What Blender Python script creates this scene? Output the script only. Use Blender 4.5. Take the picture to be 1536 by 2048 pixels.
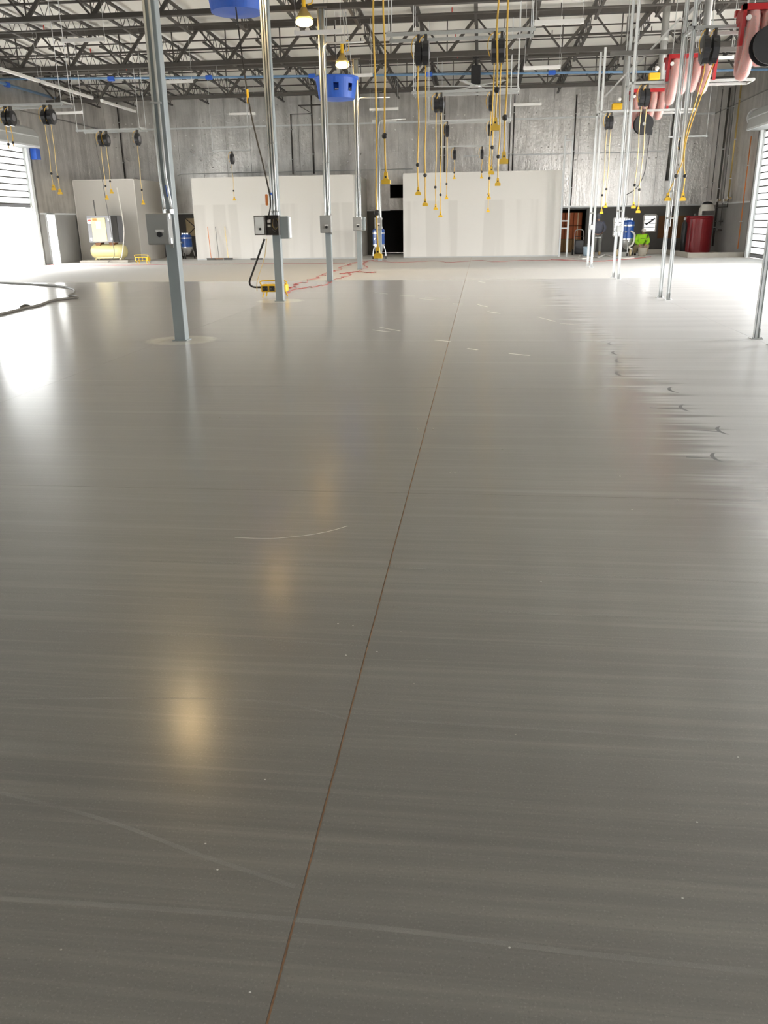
import bpy, bmesh, math, random
from mathutils import Vector, Matrix
random.seed(7)
scene = bpy.context.scene
col = scene.collection
for o in list(bpy.data.objects): bpy.data.objects.remove(o)

# ------------------------------------------------------------------ camera
EYE = Vector((0, 0, 1.55))
ROT = Matrix(((0.99381832, -0.02289385, 0.10863250),
              (0.11007918, 0.33023755, -0.93745706),
              (-0.01441253, 0.94362017, 0.33071626)))
FPX = 1652.144
cam_data = bpy.data.cameras.new('camera'); cam = bpy.data.objects.new('camera', cam_data)
col.objects.link(cam)
cam_data.sensor_fit = 'AUTO'; cam_data.sensor_width = 36.0
cam_data.lens = FPX / 2048 * 36.0
cam_data.clip_end = 400
cam.matrix_world = Matrix.Translation(EYE) @ ROT.to_4x4()
scene.camera = cam

# ------------------------------------------------------------------ sky, exposure
w = bpy.data.worlds.new('sky'); scene.world = w; w.use_nodes = True
bg = w.node_tree.nodes['Background']
bg.inputs[0].default_value = (0.985, 0.98, 0.975, 1); bg.inputs[1].default_value = 1.0
SKY = 9.0
bg.inputs[1].default_value = SKY
vs = scene.view_settings
vs.view_transform = 'Standard'; vs.look = 'None'; vs.gamma = 1.0; vs.use_curve_mapping = False
vs.exposure = 1.38
scene.cycles.max_bounces = 10; scene.cycles.diffuse_bounces = 6; scene.cycles.glossy_bounces = 4
scene.cycles.transmission_bounces = 6; scene.cycles.sample_clamp_indirect = 6.0

# measuring helpers: a pixel of the photograph and one known coordinate give a point of the place
def ray(x, y): return ROT @ Vector((x - 768, -(y - 1024), -FPX))
def fl(x, y, z=0.0):
    d = ray(x, y); return EYE + d * ((z - EYE.z) / d.z)
def at(x, y, Y):
    d = ray(x, y); return EYE + d * (Y / d.y)

# room
XL, XR, YF, YB = -19.0, 10.8, -8.0, 44.0
def deck(y): return 7.62 + 0.025 * (44 - y)
ROWS = [11.6, 17.8, 24.0, 30.2, 36.4]
FOILZ = 2.13

# daylight portals in the open doors (they only guide sky sampling)
DOORS_L = [(-5.6, -1.3), (0.6, 4.9), (6.7, 11.0), (12.8, 17.1), (19.0, 23.3), (25.1, 29.4), (31.2, 35.5)]
DOORS_R = [(-4.9, -0.6), (1.2, 5.5), (7.3, 11.6), (13.4, 17.7), (19.6, 23.9), (25.7, 30.0), (31.9, 36.2)]
DOORH = 4.7
FRONT = [(2.6, 4.7)]  # opening behind the viewer, added so daylight reaches the front faces
def portal(loc, rot, sx, sy):
    l = bpy.data.lights.new('portal', 'AREA'); l.shape = 'RECTANGLE'; l.size = sx; l.size_y = sy
    l.cycles.is_portal = True
    o = bpy.data.objects.new('door_daylight', l); o.location = loc; o.rotation_euler = rot; col.objects.link(o)
HALF = 2.36; LOW = 1.1
for a, b in FRONT: portal(((a + b) / 2, YF - .3, DOORH / 2), (math.pi / 2, 0, 0), b - a, DOORH)
for a, b in DOORS_L[3:-1]: portal((XL - .3, (a + b) / 2, LOW / 2), (0, -math.pi / 2, 0), LOW, b - a)
portal((XL - .3, 33.35, HALF / 2), (0, -math.pi / 2, 0), HALF, 4.3)
for a, b in DOORS_R[3:-1]: portal((XR + .3, (a + b) / 2, DOORH / 2), (0, math.pi / 2, 0), DOORH, b - a)

# ------------------------------------------------------------------ mesh helpers
ORG = {}
class MB:
    def __init__(s): s.v = []; s.f = []
    def add(s, vs_, fs_):
        n = len(s.v); s.v += [Vector(v) for v in vs_]; s.f += [tuple(i + n for i in f) for f in fs_]; return s
    def box(s, c, d, rz=0.0, rot=None):
        x, y, z = d[0] / 2, d[1] / 2, d[2] / 2
        m = rot if rot is not None else Matrix.Rotation(rz, 3, 'Z')
        vs_ = [Vector(c) + m @ Vector(p) for p in ((-x, -y, -z), (x, -y, -z), (x, y, -z), (-x, y, -z), (-x, -y, z), (x, -y, z), (x, y, z), (-x, y, z))]
        return s.add(vs_, [(3, 2, 1, 0), (4, 5, 6, 7), (0, 1, 5, 4), (1, 2, 6, 5), (2, 3, 7, 6), (3, 0, 4, 7)])
    def span(s, x0, x1, y0, y1, z0, z1):
        return s.box(((x0 + x1) / 2, (y0 + y1) / 2, (z0 + z1) / 2), (x1 - x0, y1 - y0, z1 - z0))
    def bbox(s, c, d, b, rz=0.0, rot=None):          # box with chamfered edges
        x, y, z = d[0] / 2, d[1] / 2, d[2] / 2
        m = rot if rot is not None else Matrix.Rotation(rz, 3, 'Z')
        bm = bmesh.new(); bmesh.ops.create_cube(bm, size=1)
        for v in bm.verts: v.co = Vector((v.co.x * d[0], v.co.y * d[1], v.co.z * d[2]))
        bmesh.ops.bevel(bm, geom=bm.edges[:], offset=b, segments=2, affect='EDGES', profile=.5)
        bm.verts.index_update()
        s.add([Vector(c) + m @ v.co for v in bm.verts], [tuple(v.index for v in f.verts) for f in bm.faces]); bm.free(); return s
    def beam(s, p0, p1, w_, h_):                       # rectangular bar between two points
        p0, p1 = Vector(p0), Vector(p1); d = p1 - p0; L = d.length; d.normalize()
        up = Vector((0, 0, 1)) if abs(d.z) < .98 else Vector((0, 1, 0))
        sx = d.cross(up).normalized(); sz = sx.cross(d)
        m = Matrix((sx, d, sz)).transposed()
        return s.box((p0 + p1) / 2, (w_, L, h_), rot=m)
    def tube(s, pts, r, n=6, cap=True):
        pts = [Vector(p) for p in pts]; rs = r if isinstance(r, (list, tuple)) else [r] * len(pts)
        t = [(pts[min(i + 1, len(pts) - 1)] - pts[max(i - 1, 0)]).normalized() for i in range(len(pts))]
        a = Vector((0, 0, 1)) if abs(t[0].z) < .9 else Vector((1, 0, 0))
        u = t[0].cross(a).normalized(); vs_ = []
        for i, p in enumerate(pts):
            u = (u - t[i] * u.dot(t[i])).normalized(); v = t[i].cross(u)
            for k in range(n):
                q = 2 * math.pi * k / n; vs_.append(p + (u * math.cos(q) + v * math.sin(q)) * rs[i])
        fs_ = [(i * n + k, i * n + (k + 1) % n, (i + 1) * n + (k + 1) % n, (i + 1) * n + k) for i in range(len(pts) - 1) for k in range(n)]
        if cap: fs_ += [tuple(range(n - 1, -1, -1)), tuple((len(pts) - 1) * n + k for k in range(n))]
        return s.add(vs_, fs_)
    def cyl(s, p0, p1, r0, r1=None, n=16): return s.tube([p0, p1], [r0, r0 if r1 is None else r1], n)
    def lathe(s, prof, c=(0, 0, 0), n=20, axis='Z', cap=True):
        c = Vector(c); vs_ = []
        for r, h in prof:
            for k in range(n):
                q = 2 * math.pi * k / n; a, b = r * math.cos(q), r * math.sin(q)
                vs_.append(c + Vector({'Z': (a, b, h), 'Y': (a, h, b), 'X': (h, a, b)}[axis]))
        m = len(prof)
        fs_ = [(i * n + k, i * n + (k + 1) % n, (i + 1) * n + (k + 1) % n, (i + 1) * n + k) for i in range(m - 1) for k in range(n)]
        if cap: fs_ += [tuple(range(n - 1, -1, -1)), tuple((m - 1) * n + k for k in range(n))]
        return s.add(vs_, fs_)
    def ball(s, c, r, n=10, sc=(1, 1, 1)):
        k = 6; prof = [(max(1e-4, r * math.sin(math.pi * i / k)), -r * math.cos(math.pi * i / k)) for i in range(k + 1)]
        st = len(s.v); s.lathe(prof, (0, 0, 0), n)
        for i in range(st, len(s.v)): s.v[i] = Vector(c) + Vector((s.v[i].x * sc[0], s.v[i].y * sc[1], s.v[i].z * sc[2]))
        return s
    def prism(s, poly, y0, y1, axis='Y'):
        n = len(poly)
        f_ = {'Y': lambda a, b, t: (a, t, b), 'X': lambda a, b, t: (t, a, b), 'Z': lambda a, b, t: (a, b, t)}[axis]
        return s.add([f_(a, b, y0) for a, b in poly] + [f_(a, b, y1) for a, b in poly],
                     [tuple(range(n)), tuple(range(2 * n - 1, n - 1, -1))] + [(i, i + n, (i + 1) % n + n, (i + 1) % n) for i in range(n)])
    def mesh(s, name, mat, org=Vector((0, 0, 0)), smooth=False):
        me = bpy.data.meshes.new(name); me.from_pydata([v - org for v in s.v], [], s.f)
        bm = bmesh.new(); bm.from_mesh(me); bmesh.ops.recalc_face_normals(bm, faces=bm.faces[:]); bm.to_mesh(me); bm.free()
        me.materials.append(M[mat] if isinstance(mat, str) else mat)
        if smooth: me.shade_smooth() if hasattr(me, 'shade_smooth') else [setattr(p, 'use_smooth', True) for p in me.polygons]
        return me
    def build(s, name, mat, parent=None, smooth=False, loc=None):
        if parent is not None: org = ORG[parent]
        else:
            org = Vector(loc) if loc is not None else Vector((0, 0, 0))
        o = bpy.data.objects.new(name, s.mesh(name, mat, org, smooth)); col.objects.link(o)
        if parent is not None: o.parent = parent
        else: o.location = org
        ORG[o] = org; return o
def tag(o, label=None, cat=None, group=None, kind=None):
    if label: o['label'] = label
    if cat: o['category'] = cat
    if group: o['group'] = group
    if kind: o['kind'] = kind
    return o
def thing(name, label, cat, loc, group=None):
    o = bpy.data.objects.new(name, None); o.empty_display_size = .1; o.location = loc; col.objects.link(o)
    ORG[o] = Vector(loc); return tag(o, label, cat, group)
def link_copy(src, parent, loc=(0, 0, 0), rz=0):
    c = src.copy(); col.objects.link(c); c.parent = parent; c.location = loc; c.rotation_euler = (0, 0, rz); return c
def copy_tree(o, parent=None):
    c = o.copy(); col.objects.link(c)
    if parent is not None: c.parent = parent
    for ch in list(o.children): copy_tree(ch, c)
    return c
def smooth_path(pts, k=4):
    pts = [Vector(p) for p in pts]
    if len(pts) < 3: return pts
    out = []
    for i in range(len(pts) - 1):
        p0, p1, p2, p3 = pts[max(i - 1, 0)], pts[i], pts[i + 1], pts[min(i + 2, len(pts) - 1)]
        for j in range(k):
            t = j / k
            out.append(.5 * ((2 * p1) + (p2 - p0) * t + (2 * p0 - 5 * p1 + 4 * p2 - p3) * t * t + (3 * p1 - p0 - 3 * p2 + p3) * t ** 3))
    return out + [pts[-1]]

# ------------------------------------------------------------------ materials
M = {}
class NT:
    def __init__(s, name):
        s.m = bpy.data.materials.new(name); s.m.use_nodes = True; s.t = s.m.node_tree; s.b = s.t.nodes['Principled BSDF']; M[name] = s.m
    def n(s, typ, **kw):
        nd = s.t.nodes.new(typ)
        for k, v in kw.items(): setattr(nd, k, v)
        return nd
    def l(s, a, b): s.t.links.new(a, b)
    def val(s, x, sock):
        if isinstance(x, (int, float)): sock.default_value = x
        else: s.l(x, sock)
    def math(s, op, a, b=0.0, c=None, clamp=False):
        nd = s.n('ShaderNodeMath', operation=op); nd.use_clamp = clamp
        s.val(a, nd.inputs[0]); s.val(b, nd.inputs[1])
        if c is not None: s.val(c, nd.inputs[2])
        return nd.outputs[0]
    def ss(s, x, a, b):
        nd = s.n('ShaderNodeMapRange', interpolation_type='SMOOTHSTEP'); s.l(x, nd.inputs[0])
        nd.inputs[1].default_value = a; nd.inputs[2].default_value = b; return nd.outputs[0]
    def noise(s, vec, scale, detail=3, rough=.5):
        nd = s.n('ShaderNodeTexNoise'); s.l(vec, nd.inputs['Vector']); nd.inputs['Scale'].default_value = scale
        nd.inputs['Detail'].default_value = detail; nd.inputs['Roughness'].default_value = rough; return nd.outputs[0]
    def scaled(s, vec, sc, rz=0):
        nd = s.n('ShaderNodeMapping'); s.l(vec, nd.inputs['Vector']); nd.inputs['Scale'].default_value = sc; nd.inputs['Rotation'].default_value = (0, 0, rz); return nd.outputs[0]
    def mix(s, fac, a, b):
        nd = s.n('ShaderNodeMix', data_type='RGBA'); s.val(fac, nd.inputs[0])
        for x, i in ((a, 6), (b, 7)):
            if isinstance(x, tuple): nd.inputs[i].default_value = (*x, 1)
            else: s.l(x, nd.inputs[i])
        return nd.outputs[2]
    def bump(s, h, strength, dist=.01):
        nd = s.n('ShaderNodeBump'); nd.inputs['Strength'].default_value = strength; nd.inputs['Distance'].default_value = dist
        s.l(h, nd.inputs['Height']); s.l(nd.outputs[0], s.b.inputs['Normal'])
    def pos(s): return s.n('ShaderNodeNewGeometry').outputs['Position']

def simple(name, c, rough=.5, metal=0.0, var=.12, vscale=6, bump=0.0, bscale=40, emit=None, spec=None):
    t = NT(name); b = t.b
    b.inputs['Roughness'].default_value = rough; b.inputs['Metallic'].default_value = metal
    p = t.pos(); nz = t.noise(p, vscale, 4)
    dk = tuple(x * (1 - var) for x in c); lt = tuple(min(1, x * (1 + var)) for x in c)
    t.l(t.mix(nz, dk, lt), b.inputs['Base Color'])
    if bump: t.bump(t.noise(p, bscale, 3), bump)
    if emit: b.inputs['Emission Color'].default_value = (*emit[0], 1); b.inputs['Emission Strength'].default_value = emit[1]
    if spec is not None: b.inputs['Specular IOR Level'].default_value = spec
    return t
def srgb(r, g, b_):
    f_ = lambda v: (v / 255 / 12.92) if v <= 10 else ((v / 255 + .055) / 1.055) ** 2.4
    return (f_(r), f_(g), f_(b_))

simple('steel_dark', (.075, .068, .06), .55, .2)
simple('steel_mid', (.17, .165, .155), .5, .3)
simple('column_paint', (.29, .325, .33), .35, 0, .05, 2)
simple('grey_box', (.31, .31, .295), .4, 0, .04)
simple('galv', (.52, .53, .52), .5, .2, .08, 20)
simple('galv_light', (.78, .80, .80), .5, .1, .06, 15)
simple('conduit_metal', (.66, .66, .64), .28, .8, .06, 15)
simple('deck_white', (.87, .85, .79), .7, 0, .04, .6)
simple('drywall', (.765, .74, .69), .85, 0, .02, 1)
simple('grey_board', (.60, .57, .52), .85, 0, .05, .8)
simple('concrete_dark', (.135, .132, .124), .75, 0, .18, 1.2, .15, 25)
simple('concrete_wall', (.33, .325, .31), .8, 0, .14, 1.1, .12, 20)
simple('concrete_curb', (.38, .35, .30), .85, 0, .15, 3, .2, 30)
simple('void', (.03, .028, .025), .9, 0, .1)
simple('black_plastic', (.022, .022, .024), .35, 0, .1)
simple('black_rubber', (.03, .028, .026), .55, 0, .1)
simple('yellow_cord', (.80, .50, .07), .5, 0, .08)
simple('pale_cord', (.82, .62, .28), .5, 0, .08)
simple('yellow_plastic', (.85, .52, .025), .42, 0, .06)
simple('orange_cord', (.75, .23, .04), .5, 0, .08)
simple('white_plastic', (.85, .84, .81), .35, 0, .02)
simple('red_paint', (.42, .018, .022), .3, 0, .1)
simple('red_tank_paint', (.33, .022, .028), .28, 0, .08, 2)
simple('red_cord', (.45, .11, .10), .5, 0, .1)
simple('blue_plastic', (.03, .13, .62), .4, 0, .08)
simple('blue_pipe', (.15, .27, .44), .35, 0, .08)
simple('blue_vacuum', (.015, .085, .36), .28, 0, .08)
simple('bare_steel', (.6, .6, .6), .28, .85, .1)
simple('cream_paint', (.66, .58, .28), .35, 0, .04)
simple('tan', (.62, .50, .30), .6, 0, .1)
simple('cab_grey', (.22, .22, .235), .4, 0, .05)
simple('wood_brown', (.20, .085, .03), .7, 0, .25, 8)
simple('ply_beige', (.62, .50, .30), .7, 0, .12, 8)
simple('orange_carton', (.42, .105, .03), .7, 0, .3, 5)
simple('brown_carton', (.30, .17, .07), .8, 0, .2, 6)
simple('skin', (.45, .25, .17), .55)
simple('navy_cloth', (.10, .105, .135), .85, 0, .2, 14, .3, 60)
simple('grey_knit', (.17, .17, .19), .9, 0, .15, 20)
simple('trouser_cloth', (.19, .19, .17), .9, 0, .25, 9, .3, 50)
simple('boot_leather', (.42, .30, .15), .7, 0, .15)
simple('lime_cloth', (.36, .72, .02), .8, 0, .1, 8, .3, 40)
simple('dark_cloth', (.06, .055, .05), .9)
simple('khaki', (.34, .27, .17), .9)
simple('cap_white', (.72, .68, .62), .8)
simple('bucket_blue', (.36, .47, .56), .5)
simple('bucket_grey', (.34, .36, .35), .5)
simple('bucket_beige', (.44, .40, .32), .55)
simple('hose_grey', (.13, .125, .11), .6)
simple('hose_white', (.75, .72, .66), .5)
simple('sack', (.68, .58, .42), .9, 0, .15)
simple('outside_ground', (.55, .53, .49), .95, 0, .1, .5)
simple('pink_hose', (.58, .17, .14), .45, 0, .25, 7, .3, 30)
simple('brass', (.55, .40, .14), .35, .6)
simple('joint_lit_tan', (.46, .28, .17), .9, 0, .3, 60)  # brown groove concrete, its lit side put into the tan
simple('scuff', (.15, .15, .15), .6, 0, .1)
simple('chalk', (.62, .60, .55), .95, 0, .05)
simple('lamp_glass', (1, .82, .5), .4, 0, 0, emit=((1, .62, .20), 6))
simple('work_red', (.6, .06, .04), .5)
simple('duct_grey', (.30, .30, .29), .45, .3)
simple('lime_print', (.20, .42, .02), .8)
# clear film wrapped round the hoses
t = NT('film'); t.b.inputs['Base Color'].default_value = (.95, .9, .88, 1); t.b.inputs['Roughness'].default_value = .12
t.b.inputs['Transmission Weight'].default_value = 0.0; t.b.inputs['Alpha'].default_value = .28
t.bump(t.noise(t.pos(), 18, 4), .6, .02)
# translucent door slats
t = NT('slat_glow'); p = t.pos()
tr = t.n('ShaderNodeBsdfTranslucent'); tr.inputs[0].default_value = (.52, .54, .55, 1)
df = t.n('ShaderNodeBsdfDiffuse'); df.inputs[0].default_value = (.8, .8, .8, 1)
mx = t.n('ShaderNodeMixShader'); mx.inputs[0].default_value = .22
t.l(tr.outputs[0], mx.inputs[1]); t.l(df.outputs[0], mx.inputs[2])
t.l(mx.outputs[0], t.t.nodes['Material Output'].inputs[0])
# foil insulation
t = NT('foil'); p = t.pos(); t.b.inputs['Metallic'].default_value = 1.0
st = t.noise(t.scaled(p, (1.6, 1.6, .12)), 2.2, 5, .6)
mo = t.noise(p, 1.1, 5, .6)
stain = t.ss(t.math('MULTIPLY_ADD', st, .55, t.math('MULTIPLY', mo, .45)), .36, .62)
t.l(t.mix(stain, (.50, .485, .465), (.72, .70, .675)), t.b.inputs['Base Color'])
t.l(t.math('MULTIPLY_ADD', mo, .14, .23), t.b.inputs['Roughness'])
wr = t.math('ADD', t.noise(p, 9, 5, .65), t.math('MULTIPLY', t.noise(t.scaled(p, (4, 4, .6)), 2, 3), .7))
t.bump(wr, .6, .028)
# finished joint compound on the drywall: paler and darker vertical bands up to door height
t = NT('drywall_taped'); p = t.pos(); t.b.inputs['Roughness'].default_value = .85
sx = t.n('ShaderNodeSeparateXYZ'); t.l(p, sx.inputs[0])
bands = t.noise(t.scaled(p, (1.0, 1.0, .06)), 1.7, 2, .4)
low = t.math('SUBTRACT', 1.0, t.ss(sx.outputs[2], 2.40, 2.46))
e0 = t.ss(bands, .47, .56)
fac = t.math('MULTIPLY', low, e0)
t.l(t.mix(fac, (.765, .74, .69), (.69, .665, .615)), t.b.inputs['Base Color'])
# polished / dusty concrete floor
t = NT('floor_concrete'); p = t.pos(); b = t.b
sx = t.n('ShaderNodeSeparateXYZ'); t.l(p, sx.inputs[0]); X, Y = sx.outputs[0], sx.outputs[1]
speck = t.noise(p, 150, 2, .7); mott = t.noise(p, 1.3, 5, .6); fine = t.noise(p, 14, 4, .6)
s1 = t.noise(t.scaled(p, (.10, 1.5, 1), .012), 2.0, 5, .6)
s2 = t.noise(t.scaled(p, (.16, 6.5, 1), -.02), 2.0, 4, .6)
s3 = t.noise(t.scaled(p, (.45, 26.0, 1), .015), 1.6, 3, .55)
lines = t.ss(t.noise(t.scaled(p, (.035, 1.25, 1), .03), 2.6, 2, .3), .655, .70)
streak = t.math('ADD', t.math('MULTIPLY', s1, .6), t.math('MULTIPLY', s2, .4))
base = t.mix(t.ss(streak, .30, .72), (.148, .139, .124), (.182, .172, .154))
base = t.mix(t.math('MULTIPLY', t.ss(mott, .35, .7), .30), base, (.148, .144, .130))
base = t.mix(t.math('MULTIPLY', t.ss(s2, .46, .74), .17), base, (.38, .345, .29))
base = t.mix(t.math('MULTIPLY', t.ss(s3, .50, .70), .11), base, (.40, .37, .32))
base = t.mix(t.math('MULTIPLY', t.ss(s3, .44, .30), .12), base, (.09, .085, .076))
base = t.mix(t.math('MULTIPLY', lines, .22), base, (.36, .35, .32))
# dust zones
edge = t.math('ADD', X, t.math('MULTIPLY', t.math('SUBTRACT', s2, .5), 1.3))
edge = t.math('ADD', edge, t.math('MULTIPLY', t.math('SUBTRACT', s1, .5), 1.5))
right = t.math('MULTIPLY', t.ss(edge, 1.35, 1.85), t.ss(t.math('ADD', Y, t.math('MULTIPLY', t.math('SUBTRACT', mott, .5), 1.5)), 3.4, 5.2))
far = t.ss(t.math('ADD', Y, t.math('MULTIPLY', t.math('SUBTRACT', fine, .5), .12)), 24.15, 24.3)
haze = t.math('MULTIPLY', t.ss(t.math('ADD', X, mott), 1.2, 3.6), .30)
dust = t.math('MAXIMUM', t.math('MAXIMUM', t.math('MULTIPLY', right, .95), haze), far)
dustc = t.mix(t.ss(streak, .35, .68), (.50, .50, .498), (.60, .598, .59))
base = t.mix(dust, base, t.mix(far, dustc, (.70, .685, .655)))
# pale ground rings round the columns
ring = None
for yk in (11.6, 17.8):
    dx = t.math('MULTIPLY', t.math('ADD', X, 4.22), t.math('ADD', X, 4.22)); dy = t.math('SUBTRACT', Y, yk); dy = t.math('MULTIPLY', dy, dy)
    d = t.math('SQRT', t.math('ADD', dx, dy)); d = t.math('ADD', d, t.math('MULTIPLY', fine, .22))
    r_ = t.math('SUBTRACT', 1.0, t.ss(d, .52, .66)); ring = r_ if ring is None else t.math('MAXIMUM', ring, r_)
base = t.mix(t.math('MULTIPLY', ring, .85), base, (.52, .475, .39))
base = t.mix(t.math('MULTIPLY', t.ss(speck, .56, .72), .24), base, (.40, .385, .36))
base = t.mix(t.math('MULTIPLY', t.ss(speck, .42, .28), .30), base, (.06, .058, .054))
t.l(base, b.inputs['Base Color'])
ro = t.math('MULTIPLY_ADD', s2, .06, .28)
ro = t.math('ADD', ro, t.math('MULTIPLY', dust, .36))
t.l(ro, b.inputs['Roughness']); b.inputs['Specular IOR Level'].default_value = .5
t.l(t.math('MULTIPLY', t.math('SUBTRACT', 1.0, t.math('MAXIMUM', t.math('MULTIPLY', t.math('POWER', right, 3.0), .8), far)), .9), b.inputs['Coat Weight']); b.inputs['Coat Roughness'].default_value = .18
t.l(t.math('MULTIPLY', t.math('SUBTRACT', 1.0, dust), .11), b.inputs['Sheen Weight']); b.inputs['Sheen Roughness'].default_value = .45; b.inputs['Sheen Tint'].default_value = (1, .93, .84, 1)
t.bump(t.math('ADD', speck, t.math('MULTIPLY', fine, .5)), .06, .002)

# ------------------------------------------------------------------ floor
FX = [XL - .2, -16.68, -12.6, -8.53, -4.46, -.40, 3.70, 7.8, XR + .2]
FY = [YF - .2, -5.45, -2.05, 4.75, 8.12, 11.5, 14.9, 18.3, 21.7, 25.1, 28.5, 31.9, 35.3, 38.7, 42.1, YB + .2]
mb = MB().span(XL - .2, XR + .2, YF - .2, YB + .2, -.30, -.03)
floor = tag(mb.build('floor', 'joint_lit_tan'), 'grey ground and polished concrete slab floor with saw-cut joints', kind='structure')
for i in range(len(FX) - 1):
    for j in range(len(FY) - 1):
        gx0 = .0032 if abs(FX[i] + .4) < .01 else .0015; gx1 = .0032 if abs(FX[i + 1] + .4) < .01 else .0015
        MB().span(FX[i] + gx0, FX[i + 1] - gx1, FY[j] + .0013, FY[j + 1] - .0013, -.1, 0).build('slab', 'floor_concrete', floor)
MB().span(-.4026, -.3974, YF, YB, -.04, -.004).build('joint_strip', 'joint_lit_tan', floor)  # added strip, coloured as the lit wall of the saw-cut groove
# ------------------------------------------------------------------ walls with openings
def wall_solid(mb, u0, u1, z0, z1, holes, put):
    us = sorted({u0, u1, *[h[0] for h in holes], *[h[1] for h in holes]})
    for a, b_ in zip(us[:-1], us[1:]):
        if b_ - a < 1e-4: continue
        mid = (a + b_) / 2; cuts = sorted([(h[2], h[3]) for h in holes if h[0] <= mid <= h[1]])
        z = z0
        for c0, c1 in cuts:
            c0, c1 = max(c0, z0), min(c1, z1)
            if c1 <= z0 or c0 >= z1: continue
            if c0 > z: put(mb, a, b_, z, c0)
            z = max(z, c1)
        if z < z1: put(mb, a, b_, z, z1)
def put_y(y0, y1): return lambda mb, a, b_, z0, z1: mb.span(a, b_, y0, y1, z0, z1)
def put_x(x0, x1): return lambda mb, a, b_, z0, z1: mb.span(x0, x1, a, b_, z0, z1)
BACK_HOLES = [(3.75, 5.15, .0, 2.02), (6.5, 7.12, .75, 1.60), (7.92, 8.5, .95, 1.70), (-4.55, -3.3, 2.70, 3.32), (-5.3, -3.3, 0, 2.10)]
MAN = (36.62, 37.35, 0.0, 2.12)
LH = [(a, b_, 0, DOORH) for a, b_ in DOORS_L] + [MAN]
RH = [(a, b_, 0, DOORH) for a, b_ in DOORS_R]
FH = [(a, b_, 0, DOORH) for a, b_ in FRONT]
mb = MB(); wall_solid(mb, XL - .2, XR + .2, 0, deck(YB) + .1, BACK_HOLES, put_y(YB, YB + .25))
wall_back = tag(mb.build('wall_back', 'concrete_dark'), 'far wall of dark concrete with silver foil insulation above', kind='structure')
mb = MB(); wall_solid(mb, YF, YB, 0, deck(YF) + .1, LH, put_x(XL - .25, XL))
wall_left = tag(mb.build('wall_left', 'concrete_wall'), 'left concrete wall with roll-up doors and foil insulation', kind='structure')
mb = MB(); wall_solid(mb, YF, YB, 0, deck(YF) + .1, RH, put_x(XR, XR + .25))
wall_right = tag(mb.build('wall_right', 'concrete_wall'), 'right concrete wall with roll-up doors and foil insulation', kind='structure')
mb = MB(); wall_solid(mb, XL - .2, XR + .2, 0, deck(YF) + .1, FH, put_y(YF - .25, YF))
wall_front = tag(mb.build('wall_front', 'concrete_wall'), 'concrete wall behind the viewer with an opening added for light', kind='structure')
# foil sheets
def foil_sheets(parent, u0, u1, holes, put, top, step=1.22):
    n = max(1, round((u1 - u0) / step)); st = (u1 - u0) / n
    for i in range(n):
        a, b_ = u0 + i * st + .004, u0 + (i + 1) * st - .004
        for z0, z1 in ((FOILZ, 6.10), (6.16, top((a + b_) / 2) - .03)):
            m_ = MB(); hs = [(max(h[0], a), min(h[1], b_), h[2], h[3]) for h in holes if h[0] < b_ and h[1] > a]
            wall_solid(m_, a, b_, z0, z1, hs, put)
            if m_.v: m_.build('foil_sheet', 'foil', parent)
foil_sheets(wall_back, XL + .05, XR - .05, BACK_HOLES, put_y(YB - .05, YB - .001), lambda u: deck(YB))
foil_sheets(wall_left, 5.0, YB - .06, [(a, b_, 0, DOORH + 1.05) for a, b_ in DOORS_L], put_x(XL + .001, XL + .05), deck)
foil_sheets(wall_right, 5.0, YB - .06, [(a, b_, 0, DOORH + .2) for a, b_ in DOORS_R], put_x(XR - .05, XR - .001), deck)
# seam strips and bottom edge strips, fastener plates
MB().span(XL + .06, XR - .06, YB - .062, YB - .05, 6.09, 6.17).build('seam_tape', 'galv_light', wall_back)
MB().span(-.9, XR - 2.2, YB - .062, YB - .05, 4.52, 4.58).build('seam_tape', 'galv_light', wall_back)
mb = MB(); wall_solid(mb, XL + .06, XR - .06, FOILZ - .03, FOILZ + .03, [(-4.55, -3.3, 0, 9)], put_y(YB - .075, YB - .05)); mb.build('edge_strip', 'galv_light', wall_back)
MB().span(XL + .05, XL + .07, 35.8, 39.45, FOILZ - .03, FOILZ + .03).build('edge_strip', 'galv_light', wall_left)
MB().span(XR - .07, XR - .05, 36.4, YB - .1, FOILZ - .03, FOILZ + .03).build('edge_strip', 'galv_light', wall_right)
mb = MB(); rr = random.Random(3)
for zz in (6.38, 5.82, 4.86, 4.28, 5.35):
    x = XL + .5
    while x < XR - .4:
        if rr.random() < .85:
            mb.cyl((x, YB - .05, zz + rr.uniform(-.03, .03)), (x, YB - .064, zz), .035, n=8)
        x += .32 if rr.random() < .45 else .92
tag(mb.build('fastener_plates', 'white_plastic', wall_back), kind='stuff')  # plain white stands in for the glints of the metal plates
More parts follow.
